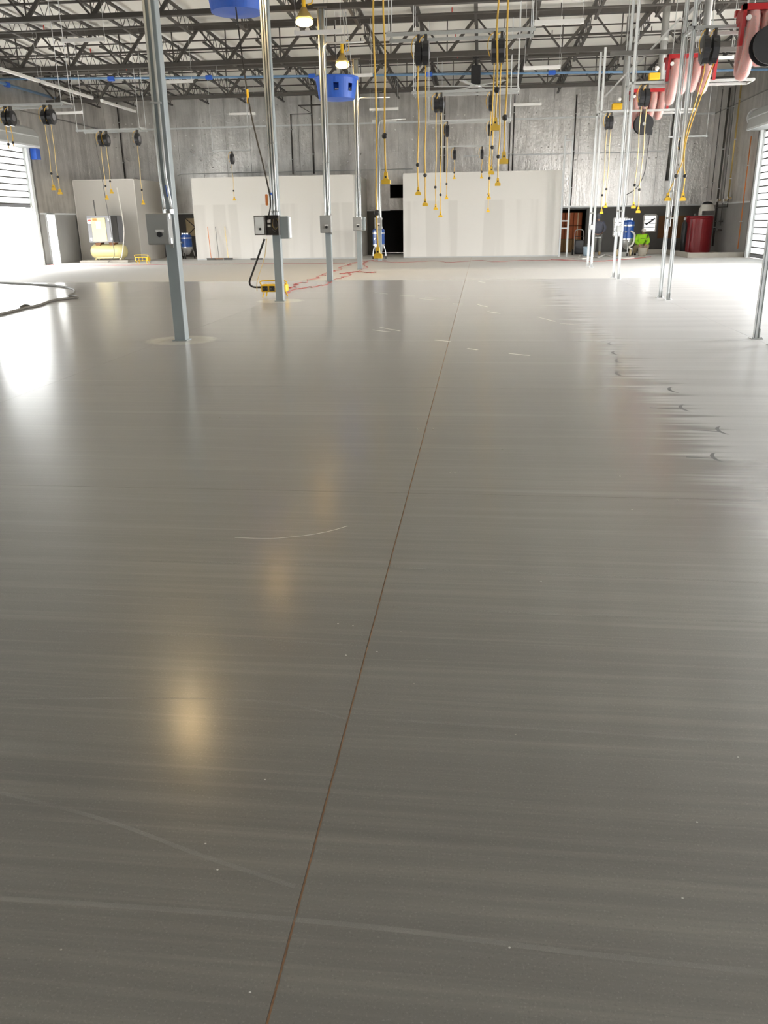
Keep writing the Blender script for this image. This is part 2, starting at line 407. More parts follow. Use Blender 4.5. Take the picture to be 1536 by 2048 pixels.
# ------------------------------------------------------------------ ceiling
mb = MB()
mb.add([(XL - .3, YF - .3, deck(YF - .3)), (XR + .3, YF - .3, deck(YF - .3)), (XR + .3, YB + .3, deck(YB + .3)), (XL - .3, YB + .3, deck(YB + .3)),
        (XL - .3, YF - .3, deck(YF - .3) + .3), (XR + .3, YF - .3, deck(YF - .3) + .3), (XR + .3, YB + .3, deck(YB + .3) + .3), (XL - .3, YB + .3, deck(YB + .3) + .3)],
       [(0, 1, 2, 3), (7, 6, 5, 4), (0, 4, 5, 1), (1, 5, 6, 2), (2, 6, 7, 3), (3, 7, 4, 0)])
ceiling = tag(mb.build('ceiling', 'deck_white'), 'white roof deck carried on dark open-web steel joists', kind='structure')
JX = [-.30 + 1.83 * k for k in range(-10, 7)]
JX = [x for x in JX if XL + .3 < x < XR - .3]
y = 18.4
while y < 43.8:
    MB().span(XL + .05, XR - .05, y - .02, y + .02, deck(y) - .04, deck(y) + .01).build('deck_rib', 'steel_dark', ceiling); y += 1.83
# joists, one bay each
BAYS = [(11.6, 17.8), (17.8, 24.0), (24.0, 30.2), (30.2, 36.4), (36.4, 43.95)]
for a, b_ in BAYS:
    proto = []
    L = b_ - a; x0 = 0.0
    def dz(y_): return deck(y_) - .12
    m1 = MB().beam((0, a, dz(a)), (0, b_, dz(b_)), .10, .06); m2 = MB().beam((0, a + .55, dz(a) - .46), (0, b_ - (.55 if b_ < 40 else 1.2), dz(b_) - .46), .09, .05)
    m3 = MB(); n = max(6, round(L / .42)); ys = [a + .4 + (L - (.8 if b_ < 40 else 1.5)) * i / n for i in range(n + 1)]
    for i in range(n):
        za, zb = (dz(ys[i]) - .02, dz(ys[i + 1]) - .45) if i % 2 == 0 else (dz(ys[i]) - .45, dz(ys[i + 1]) - .02)
        m3.tube([(0, ys[i], za), (0, ys[i + 1], zb)], .013, 4, False)
    for x in JX:
        if not proto:
            for m_, nm in ((m1, 'joist_top_chord'), (m2, 'joist_bottom_chord'), (m3, 'joist_web')): 
                o = m_.build(nm, 'steel_dark'); proto.append(o); o.parent = ceiling; o.location.x = x
        else:
            for o in proto: link_copy(o, ceiling, (x, 0, 0))
# joist bridging
for yb in (20.9, 27.1, 33.3, 40.0):
    MB().span(XL + .1, XR - .1, yb - .02, yb + .02, deck(yb) - .64, deck(yb) - .61).build('joist_bridging', 'steel_dark', ceiling)
# girders
GL = {11.6: 'roof truss nearest the viewer, above the nearest grey column', 17.8: 'roof truss above the second grey column, crossing over the frame top',
      24.0: 'dark steel roof truss highest in view, behind the big blue tub', 30.2: 'dark steel roof truss in the middle, above the fourth column',
      36.4: 'dark steel roof truss farthest back, just before the silver foil wall'}
for gy in ROWS:
    zt = deck(gy) - .27; zb = zt - 1.05
    g = thing('roof_truss', GL[gy], 'truss', (JX[8], gy, zb - .06), 'steel roof trusses')
    MB().span(XL + .02, XR - .02, gy - .10, gy + .10, zt - .07, zt + .07).build('top_chord', 'steel_dark', g)
    MB().span(XL + .9, XR - .9, gy - .09, gy + .09, zb - .06, zb + .06).build('bottom_chord', 'steel_dark', g)
    for i, x in enumerate(JX):
        if x + .915 < XR - 1:
            MB().beam((x, gy, zt), (x + .915, gy, zb), .055, .055).build('web_member', 'steel_dark', g)
            MB().beam((x + .915, gy, zt), (x + .915, gy, zb), .035, .035).build('web_vertical', 'steel_dark', g)
        if x - .915 > XL + 1:
            MB().beam((x, gy, zt), (x - .915, gy, zb), .09, .09).build('web_member', 'steel_dark', g)
    MB().span(XL + .02, XL + .95, gy - .05, gy + .05, zb + .2, zb + .3)
# sprinkler mains across the roof
for k, (yy, zo, txt) in enumerate(((25.3, .62, 'dark sprinkler pipe just behind the highest roof truss'), (28.2, .62, 'dark sprinkler pipe midway between the highest and middle trusses'),
                                 (31.5, .62, 'dark sprinkler pipe just behind the middle roof truss'), (34.6, .62, 'dark sprinkler pipe between the middle and farthest roof trusses'))):
    z = deck(yy) - zo
    s_ = thing('sprinkler_pipe', txt, 'pipe', (-4, yy, z), 'sprinkler pipes'); MB().cyl((XL + .1, yy, z), (XR - .1, yy, z), .035, n=8).build('pipe', 'steel_dark', s_)
    for i in range(9): MB().cyl((XL + 2 + i * 3.2, yy, z + .03), (XL + 2 + i * 3.2, yy, z + .16), .018, n=6).build('sprinkler_head', 'work_red' if i % 4 == 1 else 'steel_dark', s_)

# ------------------------------------------------------------------ roll-up doors
def coil_door(n, side, a, b_, zlow, closed=True):
    X0 = XL if side < 0 else XR; inn = -side
    d = thing('door_%d' % n, None, None, (X0, (a + b_) / 2, 0)); tag(d, kind='structure')
    for y_ in (a, b_):
        s_ = 1 if y_ == b_ else -1
        m_ = MB(); m_.box((X0 + inn * .09, y_ + s_ * .10, DOORH / 2), (.16, .20, DOORH)); m_.build('jamb', 'galv_light', d)
        MB().box((X0 + inn * .05, y_ - s_ * .06, DOORH / 2), (.07, .05, DOORH)).build('guide_track', 'galv', d)
        MB().box((X0 + inn * .13, y_ + s_ * .30, DOORH / 2 + .15), (.05, .12, DOORH + .3)).build('guide_angle', 'steel_mid', d)
    if closed:
        z = zlow + .14; k = 0
        MB().box((X0 + side * .02, (a + b_) / 2, zlow + .06), (.06, b_ - a - .1, .13)).build('bottom_bar', 'cab_grey', d)
        proto = None
        while z < DOORH - .02:
            h = min(.25, DOORH - z)
            o = MB().box((X0 + side * .02, (a + b_) / 2, z + h / 2), (.025, b_ - a - .1, h - .012)).build('slat', 'slat_glow', d)
            MB().box((X0 + inn * .002, (a + b_) / 2, z), (.05, b_ - a - .1, .042)).build('slat_rail', 'steel_dark', d)
            z += .25
    # hood over the rolled curtain with rounded top corner
    zc = DOORH
    poly = [(0, zc), (.62, zc), (.62, zc + .42), (.45, zc + .70), (.2, zc + .82), (0, zc + .82)]
    poly = [(X0 + inn * (.02 + p_), q) for p_, q in poly]
    m_ = MB().prism(poly, a - .15, b_ + .25, 'Y'); m_.build('hood', 'galv', d)
    MB().beam((X0 + inn * .66, a - .1, zc + .40), (X0 + inn * .66, b_ + .2, zc + .40), .03, .035).build('hood_rib', 'galv_light', d)
    MB().beam((X0 + inn * .64, a - .1, zc + .03), (X0 + inn * .64, b_ + .24, zc + .03), .06, .07).build('hood_lip', 'galv_light', d)
    return d
d1 = coil_door(1, -1, 31.2, 35.5, 2.36)
tag(d1, 'left roll-up door half raised, bright daylight under it')
MB().box((XL + .25, 36.0, DOORH - .22), (.3, .36, .42)).build('motor', 'blue_plastic', d1)
d2 = coil_door(2, 1, 31.9, 36.2, 0.02)
tag(d2, 'right closed roll-up door with translucent slats')
MB().box((XR - .35, 36.62, DOORH + .2), (.28, .3, .3)).build('motor', 'blue_plastic', d2)
for k in range(5):
    r0 = .34 - k * .06
    MB().lathe([(r0, 36.46), (r0, 36.475 + k * .012), (r0 - .03, 36.475 + k * .012), (r0 - .03, 36.46)], (XR - .36, 0, DOORH + .46), 24, 'Y', False).build('curtain_coil', 'galv_light', d2)
# man door in the left wall, standing open
d3 = thing('door_3', None, None, (XL, 37, 0)); tag(d3, 'narrow bright personnel doorway beside left roll-up door', kind='structure')
for y_ in (MAN[0], MAN[1]): MB().box((XL - .1, y_, 1.06), (.34, .05, 2.12)).build('door_frame', 'galv_light', d3)
MB().box((XL - .1, (MAN[0] + MAN[1]) / 2, 2.12), (.34, MAN[1] - MAN[0], .05)).build('door_frame', 'galv_light', d3)
# the unseen doors, heights set to shape the daylight: closed near the viewer, raised or half raised further on
nd = 4
for i, (a, b_) in enumerate(DOORS_L[:-1]): coil_door(nd, -1, a, b_, 0.02 if i < 3 else LOW); nd += 1
for i, (a, b_) in enumerate(DOORS_R[:-1]): coil_door(nd, 1, a, b_, 0.02, i < 3); nd += 1
# outside ground
tag(MB().span(-90, 90, -90, 130, -.5, -.06 - .26).build('outside_yard', 'outside_ground'), 'pale bright yard outside the doors', kind='structure')
for i, (x, y_, s_) in enumerate(((-23.2, 38.9, .5), (-22.6, 39.8, .55), (-23.8, 40.4, .45))):
    txt = ('largest pale rubble heap outside the left door', 'middle pale rubble heap outside the left door', 'smallest pale rubble heap outside the left door')[(1, 0, 2)[i]]
    m_ = MB(); rr = random.Random(i)
    for q in range(7): m_.ball((x + rr.uniform(-.6, .6), y_ + rr.uniform(-.4, .4), -.30 + rr.uniform(.1, .35) * s_), .28 * s_ + rr.uniform(0, .12), 7, (1.2, 1, .8))
    tag(m_.build('rubble_heap', 'sack', loc=(x, y_, -.32)), txt, 'rubble', 'rubble heaps outside')
m_ = MB().cyl((-24.5, 42.5, -.32), (-24.5, 42.5, 4.2), .05); tag(m_.build('sign_post', 'steel_mid', loc=(-24.5, 42.5, -.32)), 'thin grey post outside the left roll-up door', 'post')

# ------------------------------------------------------------------ drywall rooms at the back
def room(name, label, x0, x1, mat, z=3.6, y0=39.5, side_door=False):
    r = thing(name, label, 'room', ((x0 + x1) / 2, y0, 0))
    MB().span(x0, x1, y0, y0 + .14, 0, z).build('front_wall', mat, r)
    m_ = MB(); wall_solid(m_, y0 + .14, YB - .08, 0, z, [(42.6, 43.5, 0, 2.15)] if side_door == 'grey' else ([(40.3, 41.2, 0, 2.3)] if side_door else []), put_x(x1 - .14, x1))
    m_.build('side_wall', 'grey_board' if side_door == 'grey' else 'drywall', r)
    MB().span(x0, x0 + .14, y0 + .14, YB - .08, 0, z).build('side_wall', 'drywall', r)
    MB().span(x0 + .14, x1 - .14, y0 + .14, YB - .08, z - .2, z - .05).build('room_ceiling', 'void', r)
    MB().span(x0 - .0, x1 + .0, y0 - .012, y0, z - .04, z).build('edge_bead', 'drywall', r)
    for xx in (x0 + .02, x1 - .02): MB().span(xx - .02, xx + .02, y0 - .012, y0, 0, z).build('edge_bead', 'drywall', r)
    MB().span(x0, x1, y0 - .02, y0, 0, .05).build('floor_track', 'galv', r)
    return r
room('drywall_room', 'grey unpainted board room in the back left corner behind the compressor', XL + .06, -15.95, 'grey_board', 3.62, side_door='grey')
room('drywall_room', 'left white drywall room with three brooms leaning on it', -13.25, -5.72, 'drywall_taped', 3.6, side_door=True)
room('drywall_room', 'right white drywall room behind the hanging yellow cords', -3.5, 3.48, 'drywall_taped', 3.6)
# recess behind wall openings
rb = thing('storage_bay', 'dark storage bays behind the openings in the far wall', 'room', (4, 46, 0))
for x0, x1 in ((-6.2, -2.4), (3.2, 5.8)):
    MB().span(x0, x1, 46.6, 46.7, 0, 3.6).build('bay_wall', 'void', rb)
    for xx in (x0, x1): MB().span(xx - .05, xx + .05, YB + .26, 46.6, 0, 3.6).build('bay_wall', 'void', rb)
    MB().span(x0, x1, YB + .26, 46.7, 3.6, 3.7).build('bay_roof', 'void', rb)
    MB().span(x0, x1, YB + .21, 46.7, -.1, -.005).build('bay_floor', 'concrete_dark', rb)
# cartons stacked in the right bay
rr = random.Random(5)
cart = ['upper', 'middle', 'lower']
for i in range(3):
    for j in range(3):
        x = 3.98 + i * .42; z = .0 + j * .63
        lab = '%s orange-brown carton, %s in the stack seen through the right wall opening' % (('left', 'middle', 'right')[i], ('bottom', 'middle', 'top')[j])
        c_ = thing('carton', lab, 'carton', (x, 44.9, z), 'cartons in the wall opening')
        MB().bbox((x, 44.9, z + .31), (.40, .5, .615), .012).build('box', 'brown_carton' if j == 0 else 'orange_carton', c_)
        MB().box((x, 44.645, z + .31), (.05, .012, .6)).build('tape', 'tan', c_)
# brown board, window frames in the far wall
m_ = MB().span(8.62, 9.95, YB - .05, YB - .001, .62, 1.66); tag(m_.build('board', 'wood_brown', loc=(9.2, YB, .62)), 'brown plywood board on the far wall left of the red tank', 'board')
for k, h in enumerate(BACK_HOLES[1:3]):
    wn = thing('window_%d' % (k + 1), None, None, ((h[0] + h[1]) / 2, YB, h[2])); tag(wn, 'small bright window in the far dark wall behind the %s' % ('blue vacuum' if k == 0 else 'crouching worker'), kind='structure')
    for xx in (h[0], h[1]): MB().span(xx - .04, xx + .04, YB - .02, YB + .2, h[2], h[3]).build('frame', 'white_plastic', wn)
    for zz in (h[2], h[3]): MB().span(h[0], h[1], YB - .02, YB + .2, zz - .04, zz + .04).build('frame', 'white_plastic', wn)
    for q in range(1, 4): MB().span(h[0], h[1], YB + .05, YB + .09, h[2] + q * (h[3] - h[2]) / 4 - .03, h[2] + q * (h[3] - h[2]) / 4 + .03).build('glazing_bar', 'black_plastic', wn)
    MB().beam((h[0] + .1, YB + .02, h[2] + .3), (h[1] - .05, YB + .02, h[3] - .15), .03, .10).build('stay_bar', 'black_plastic', wn)
# cross-braced beige panel between the two left rooms
pn = thing('braced_panel', 'beige panel with dark cross braces on far wall above the left vacuum', 'panel', (-14.7, YB - .05, 1.0))
MB().span(-15.2, -14.2, YB - .06, YB - .01, 1.02, 1.9).build('sheet', 'ply_beige', pn)
for p0, p1 in (((-15.2, 1.02), (-14.2, 1.9)), ((-15.2, 1.9), (-14.2, 1.02)), ((-14.7, 1.02), (-14.7, 1.9))):
    MB().beam((p0[0], YB - .08, p0[1]), (p1[0], YB - .08, p1[1]), .03, .04).build('brace', 'steel_dark', pn)

# ------------------------------------------------------------------ grey columns with conduits and switch boxes
CX = -4.22
def switch_box(col_, x, y_, z0, w_, h_, handle=True):
    s_ = MB().bbox((x, y_ - .10, z0 + h_ / 2), (w_, .16, h_), .012).build('switch_box', 'grey_box', col_)
    MB().box((x, y_ - .182, z0 + h_ / 2), (w_ - .03, .012, h_ - .03)).build('cover', 'grey_box', s_)
    MB().box((x + w_ * .1, y_ - .192, z0 + h_ * .44), (w_ * .36, .006, .03)).build('name_plate', 'white_plastic', s_)
    MB().cyl((x + w_ * .1, y_ - .188, z0 + h_ * .33), (x + w_ * .1, y_ - .225, z0 + h_ * .33), .035, n=12).build('rotary_switch', 'black_plastic', s_)
    for zz in (z0 + h_ * .9, z0 + h_ * .12): MB().cyl((x + w_ / 2 + .01, y_ - .15, zz - .035), (x + w_ / 2 + .01, y_ - .15, zz + .035), .014, n=8).build('hinge', 'bare_steel', s_)
    for zz in (z0 - .02, z0 + h_ + .02): MB().box((x + w_ * .4, y_ - .04, zz), (.05, .012, .05)).build('mounting_tab', 'grey_box', s_)
    return s_
def conduit(col_, x, y_, z0, z1, kx=0.0, elbow=None, r=.018):
    pts = [(x + kx, y_ - .05, z0), (x + kx, y_ - .05, z0 + .12), (x, y_ - .02, z0 + .45), (x, y_ - .02, z1)]
    if elbow: pts = smooth_path(pts[:-1], 3) + [(x, y_ - .02, z1 - .25), (x + .03, y_ - .02, z1 - .1), (x + .12, y_ - .02, z1), (x + elbow, y_ - .02, z1)]
    o = MB().tube(pts, r, 8).build('conduit', 'conduit_metal', col_, True)
    MB().cyl((x + kx, y_ - .05, z0 - .01), (x + kx, y_ - .05, z0 + .05), r * 1.5, n=8).build('connector', 'bare_steel', o)
    MB().box((x, y_ - .025, z0 + 1.35), (.075, .03, .02)).build('strap', 'galv', o)
    return o
CL = ['tall grey steel column nearest the viewer, with a large closed switch box', 'second grey steel column, with an open wired switch box', 'third grey steel column, in front of the left white room',
      'fourth grey steel column, at the right edge of the left white room', 'fifth grey steel column, farthest back, beside the hanging yellow cord']
for k, yk in enumerate(ROWS):
    zt = deck(yk) - .27 - 1.05 - .02
    c_ = thing('steel_column', CL[k], 'column', (CX, yk, 0), 'grey steel columns')
    MB().bbox((CX, yk, zt / 2), (.165, .165, zt), .012).build('post', 'column_paint', c_)
    MB().box((CX, yk, zt - .01), (.36, .3, .03)).build('cap_plate', 'steel_mid', c_)
    MB().box((CX, yk, .006), (.21, .21, .014)).build('base_plate', 'column_paint', c_)
    f_ = yk - .083
    if k == 0:
        switch_box(c_, CX - .10, f_, 1.31, .31, .40)
        for xo, kk in ((-.055, .03), (.02, .05)): conduit(c_, CX + xo, f_, 1.71, zt, kk)
        MB().cyl((CX + .033, f_ - .022, 1.92), (CX + .026, f_ - .022, 2.06), .022, n=8).build('tape_wrap', 'blue_plastic', c_)
    elif k == 1:
        s_ = MB().build('switch_box', 'grey_box', c_) if False else None
        m_ = MB(); x0, z0, w_, h_ = CX - .04, 1.34, .27, .38
        m_.box((x0, f_ - .02, z0 + h_ / 2), (w_, .012, h_))
        for sx_ in (-1, 1): m_.box((x0 + sx_ * w_ / 2, f_ - .09, z0 + h_ / 2), (.01, .15, h_))
        for sz_ in (0, 1): m_.box((x0, f_ - .09, z0 + sz_ * h_), (w_, .15, .01))
        s_ = m_.build('switch_box', 'steel_dark', c_)
        MB().box((x0 - .07, f_ - .08, z0 + .27), (.06, .06, .06)).build('breaker', 'white_plastic', s_)
        MB().box((x0 - .07, f_ - .08, z0 + .18), (.06, .06, .045)).build('breaker', 'white_plastic', s_)
        for q in range(4):
            cx_, cz_ = x0 + .05 + .01 * q, z0 + .14 + .02 * q
            MB().tube(smooth_path([(cx_ - .05, f_ - .1, cz_ + .12), (cx_ - .06, f_ - .12, cz_), (cx_, f_ - .13, cz_ - .07), (cx_ + .06, f_ - .12, cz_ + .02), (cx_ + .03, f_ - .1, cz_ + .14)], 4), .006, 5).build('wire', ('steel_mid', 'black_plastic', 'brass', 'steel_mid')[q], s_)
        lid = MB().box((x0 - w_ / 2 - .115, f_ - .18, z0 + h_ / 2), (.22, .02, h_)).build('lid', 'steel_dark', s_)
        MB().box((x0 - w_ / 2 - .115, f_ - .195, z0 + h_ / 2), (.19, .01, h_ - .04)).build('lid_lining', 'galv_light', s_)
        MB().cyl((x0 - w_ / 2 - .10, f_ - .2, z0 + .12), (x0 - w_ / 2 - .10, f_ - .215, z0 + .12), .025, n=10).build('rotary_switch', 'black_plastic', s_)
        b2 = MB().bbox((CX + .17, yk + .06, 1.48), (.18, .2, .44), .01).build('junction_box', 'column_paint', c_)
        MB().box((CX + .27, yk + .06, 1.48), (.02, .18, .40)).build('cover', 'galv_light', b2)
        for xo, kk in ((-.05, .0), (.0, .0), (.05, .01)): conduit(c_, CX + xo, f_, 1.73, zt, kk)
        MB().cyl((CX - .05, f_ - .022, 2.02), (CX - .05, f_ - .022, 2.16), .022, n=8).build('tape_wrap', 'blue_plastic', c_)
        MB().bbox((CX - .14, f_ - .06, 2.02), (.055, .05, .22), .02).build('tag_bundle', 'orange_cord', c_)
    else:
        bh, bw = (.46, .31) if k == 2 else (.44, .30)
        switch_box(c_, CX - .03, f_, 1.30, bw, bh)
        if k == 3: MB().bbox((CX + .17, yk + .02, 1.52), (.1, .2, .44), .01).build('junction_box', 'column_paint', c_)
        conduit(c_, CX - .045, f_, 1.30 + bh, zt, .0, r=.022)
        conduit(c_, CX + .03, f_, 1.30 + bh, (5.95 if k == 2 else 5.45), .03, elbow=1.1, r=.022)
        conduit(c_, CX + .075, f_, 1.30 + bh, zt, .0, r=.016)

# ------------------------------------------------------------------ support racks on the right
RX = 3.72
RLAB = ['galvanized ladder rack nearest the viewer, only its foot at the right edge', 'galvanized ladder rack with two rungs, in front of the red tank',
        'middle galvanized ladder rack, in front of the large blue vacuum', 'galvanized ladder rack right beside the standing worker', 'galvanized ladder rack against the right end of the right white room']
RY = [(11.15, 11.78), (17.57, 18.15), (23.98, 24.62), (29.85, 30.6)]
def strut_leg(parent, x, y_, z1):
    m_ = MB().box((x - .033, y_, z1 / 2), (.008, .041, z1)).box((x + .033, y_, z1 / 2), (.008, .041, z1)).box((x, y_ + .017, z1 / 2), (.066, .007, z1)).box((x, y_ - .018, z1 / 2), (.03, .005, z1))
    m_.build('leg', 'galv_light', parent)
    p_ = MB().box((x, y_, .004), (.15, .15, .008)).build('foot_plate', 'galv', parent)
    MB().box((x + .03, y_ - .03, .07), (.012, .05, .13)).build('bracket', 'galv', p_)
    for a_ in (-1, 1): MB().cyl((x + a_ * .055, y_ - .05, .008), (x + a_ * .055, y_ - .05, .025), .012, n=6).build('bolt', 'bare_steel', p_)
for k, (ya, yb) in enumerate(RY):
    z1 = deck(yb) - .27 - 1.05
    r_ = thing('ladder_rack', RLAB[k], 'rack', (RX, (ya + yb) / 2, 0), 'galvanized ladder racks')
    strut_leg(r_, RX + .04, ya, z1); strut_leg(r_, RX, yb, z1)
    for zz in ((1.55, 2.05) if k < 2 else (1.75,)) + (4.78,): MB().beam((RX + .04, ya, zz), (RX, yb, zz), .041, .041).build('rung', 'galv', r_)
    if k >= 2:
        MB().bbox((RX - .03, ya - .06, 1.30), (.16, .08, .16), .02).build('outlet_box', 'galv', r_)
    # double arm to the right at reel height
    xe = RX + 3.0
    for yy in (ya, yb): MB().beam((RX - .05, yy, 4.80), (xe, yy, 4.80), .041, .06).build('arm', 'galv', r_)
    MB().beam((xe, ya, 4.80), (xe, yb, 4.80), .041, .05).build('arm_end', 'galv', r_)
    for yy in (ya, yb): MB().cyl((xe - .2, yy, 4.83), (xe - .2, yy, deck(yy) - .1), .008, n=5).build('hanger_rod', 'galv_light', r_)
    MB().beam((RX - .05, yb + .02, 5.05), (RX + 1.2, yb + .02, 6.35), .05, .05).build('brace', 'galv', r_)
    MB().cyl((RX - .06, ya - .02, 1.4), (RX - .06, ya - .02, 4.9), .010, n=6).build('riser_conduit', 'galv', r_)
r_ = thing('ladder_rack', RLAB[4], 'rack', (3.58, 38.7, 0), 'galvanized ladder racks')
strut_leg(r_, 3.76, 38.6, 4.9); strut_leg(r_, 3.46, 38.75, 4.9)
for zz in (1.2, 1.5, 4.7): MB().beam((3.46, 38.72, zz), (3.76, 38.62, zz), .041, .05).build('rung', 'galv_light', r_)

# ------------------------------------------------------------------ hanging trapezes
def trapeze(label, x0, x1, y_, z, dbl=True):
    t_ = thing('trapeze_bar', label, 'trapeze', ((x0 + x1) / 2, y_, z), 'hanging trapeze bars')
    MB().span(x0, x1, y_ - .021, y_ + .021, z - .03, z + .03).build('bar', 'galv', t_)
    if dbl: MB().span(x0, x1, y_ + .58, y_ + .62, z - .03, z + .03).build('bar', 'galv', t_)
    for xx in (x0 + .05, x1 - .05):
        for yy in ((y_, y_ + .6) if dbl else (y_,)): MB().cyl((xx, yy, z - .06), (xx, yy, deck(yy) - .1), .009, n=5).build('hanger_rod', 'galv_light', t_)
        if dbl: MB().span(xx - .02, xx + .02, y_, y_ + .6, z + .03, z + .07).build('cross_bar', 'galv', t_)
    return t_
TZ = {11.6: 4.93, 17.8: 4.93, 24.0: 4.75, 30.2: 4.70, 36.4: 4.40}
TN = {11.6: 'nearest', 17.8: 'second', 24.0: 'third', 30.2: 'fourth', 36.4: 'farthest'}
for yk in ROWS:
    a, b_ = (-1.88, .93) if yk < 36 else (-1.7, .5)
    trapeze('%s galvanized trapeze bar in the centre row%s' % (TN[yk], ', above the frame' if yk < 12 else ', carrying black cord reels'), a, b_, yk, TZ[yk], yk < 36)
trapeze('nearer galvanized trapeze bar at upper left, above the half-raised door', -14.6, -11.48, 24.0, 4.76)
trapeze('middle galvanized trapeze bar at left, above the grey room and compressor', -14.1, -11.75, 30.2, 4.72)
trapeze('farthest galvanized trapeze bar at left, above the brooms', -11.2, -9.55, 36.4, 4.46, False)

# ------------------------------------------------------------------ cord reels
def reel(label, x, y_, ztop, zbox, group, dia=.36, box=True, via=None, boxpt=None, ball=.45, cordmat='yellow_cord', sc=1.0, supply=True):
    g = thing('cord_reel', label, 'cord reel', (x, y_, ztop), group)
    r_ = dia / 2; zc = ztop - .10 - r_
    prof = [(r_ * .55, -.065), (r_, -.055), (r_, .055), (r_ * .55, .065)]
    h = MB().lathe(prof, (x, y_, zc), 18, 'X').build('housing', 'black_plastic', g)
    MB().box((x, y_ - .03, zc - r_ * .8), (.075, r_ * 1.1, r_ * .55)).build('cord_guide', 'black_plastic', h)
    MB().lathe([(r_ * .5, .066), (r_ * .45, .074)], (x, y_, zc), 14, 'X').build('side_label', 'cab_grey', h)
    MB().box((x, y_, ztop - .06), (.05, .12, .13)).build('hanger_bracket', 'steel_dark', g)
    MB().box((x - .067, y_ - .08, zc - .02), (.006, .07, .05)).build('warning_label', 'white_plastic', h)
    if supply:
        MB().tube(smooth_path([(x - .03, y_ - .05, ztop - .02), (x - .10, y_ - .12, ztop - .1), (x - .13, y_ - .12, ztop - .26), (x - .09, y_ - .12, ztop - .42)], 4), .009 * sc, 5).build('supply_cord', 'yellow_cord', g)
    if zbox is not None:
        p0 = Vector((x, y_ - r_ * .55, zc - r_ - .02)); p1 = Vector(boxpt) if boxpt else Vector((x, y_ - r_ * .55, zbox + .1))
        mid = [Vector(v) for v in via] if via else []
        if not mid:
            n = 5; mid = [p0.lerp(p1, q / n) + Vector((.012 * math.sin(q * 1.9 + x * 7), 0, 0)) for q in range(1, n)]
        MB().tube(smooth_path([p0] + mid + [p1], 3), .0115 * sc, 5).build('cord', cordmat, g, True)
        pb = p1.lerp(mid[-1], min(1, ball / max(.01, (mid[-1] - p1).length)))
        MB().ball(pb, .038, 8).build('stop_ball', 'black_rubber', g, True)
        if box:
            bx = p1 - Vector((0, 0, .08))
            b_ = MB().prism([(bx.x - .056, bx.z - .045), (bx.x + .056, bx.z - .045), (bx.x + .056, bx.z + .005), (bx.x + .028, bx.z + .018), (bx.x + .02, bx.z + .10), (bx.x - .02, bx.z + .10), (bx.x - .028, bx.z + .018), (bx.x - .056, bx.z + .005)], bx.y - .035, bx.y + .035).build('outlet_box', 'yellow_plastic', g)
            MB().box((bx.x, bx.y - .037, bx.z + .04), (.022, .006, .022)).build('outlet_face', 'black_plastic', b_)
    return g
G = 'cord reels on the centre trapezes'
def zb(px, py, Y_): return at(px, py, Y_).z
for side, xs in (('left', (-1.36, -1.24)), ('right', (.15, .27))):
    for q, x in enumerate(xs):
        z = {('left', 0): zb(757, 512, 11.6), ('left', 1): zb(773, 365, 11.6), ('right', 0): zb(998, 258, 11.6), ('right', 1): zb(998, 325, 11.6)}[(side, q)]
        lab = {('left', 0): 'cord reel above frame whose yellow outlet box hangs lowest, near the floor line', ('left', 1): 'cord reel above frame whose yellow cord hangs along the fifth column',
               ('right', 0): 'cord reel above frame whose large outlet box hangs highest, right of centre', ('right', 1): 'cord reel above frame whose outlet box hangs just below the highest one'}[(side, q)]
        reel(lab, x, 11.6, TZ[11.6], z, G, .4)
CEN = [(17.8, -1.26, zb(842, 388, 17.8), 'left reel of the left pair on the second centre trapeze'), (17.8, -1.12, zb(842, 410, 17.8), 'right reel of the left pair on the second centre trapeze'),
       (17.8, .18, zb(984, 347, 17.8), 'left reel of the right pair on the second centre trapeze'), (17.8, .31, zb(980, 370, 17.8), 'right reel of the right pair on the second centre trapeze'),
       (24.0, -1.23, zb(875, 418, 24), 'left reel of the left pair on the third centre trapeze'), (24.0, -1.10, zb(875, 433, 24), 'right reel of the left pair on the third centre trapeze'),
       (24.0, .19, zb(976, 397, 24), 'single cord reel at the right of the third centre trapeze'),
       (30.2, -1.18, zb(893, 397, 30.2), 'cord reel at the left of the fourth centre trapeze'), (30.2, .23, zb(972, 423, 30.2), 'cord reel at the right of the fourth centre trapeze'),
       (36.4, -1.12, 3.2, 'small far cord reel at the left of the farthest centre trapeze'), (36.4, -.02, 3.2, 'small far cord reel at the right of the farthest centre trapeze')]
for yk, x, z, lab in CEN: reel('black ' + lab, x, yk - .02, TZ[yk] - .03, z, G, .42 if yk < 18 else .36)
G = 'cord reels on the left trapezes'
reel('black cord reel nearest the left image edge, partly cut off', -13.18, 24.0, 4.73, 3.55, G, .38, box=False)
reel('black cord reel just right of the one at left image edge', -13.03, 24.0, 4.73, 3.6, G, .38, box=False)
reel('left reel of the pair above the half-raised left door', -12.03, 24.0, 4.73, zb(108, 379, 24), G, .38, cordmat='pale_cord')
reel('right reel of the pair above the half-raised left door', -11.86, 24.0, 4.73, zb(129, 387, 24), G, .38, cordmat='pale_cord')
reel('left reel of the pair above the air compressor', -13.22, 30.2, 4.69, zb(209, 398, 30.2), G, .38, cordmat='pale_cord')
reel('right reel of the pair above the air compressor', -13.02, 30.2, 4.69, zb(222, 386, 30.2), G, .38, cordmat='pale_cord')
reel('black cord reel just left of the nearest column top', -11.9, 30.2, 4.69, zb(290, 408, 30.2), G, .38, cordmat='pale_cord')
reel('small far cord reel hanging above the brooms', -10.35, 36.4, 4.43, zb(466, 400, 36.4), G, .38, cordmat='pale_cord')
G = 'cord reels on the right racks'
p = at(1336, 388, 17.6); q = at(1366, 388, 17.6)
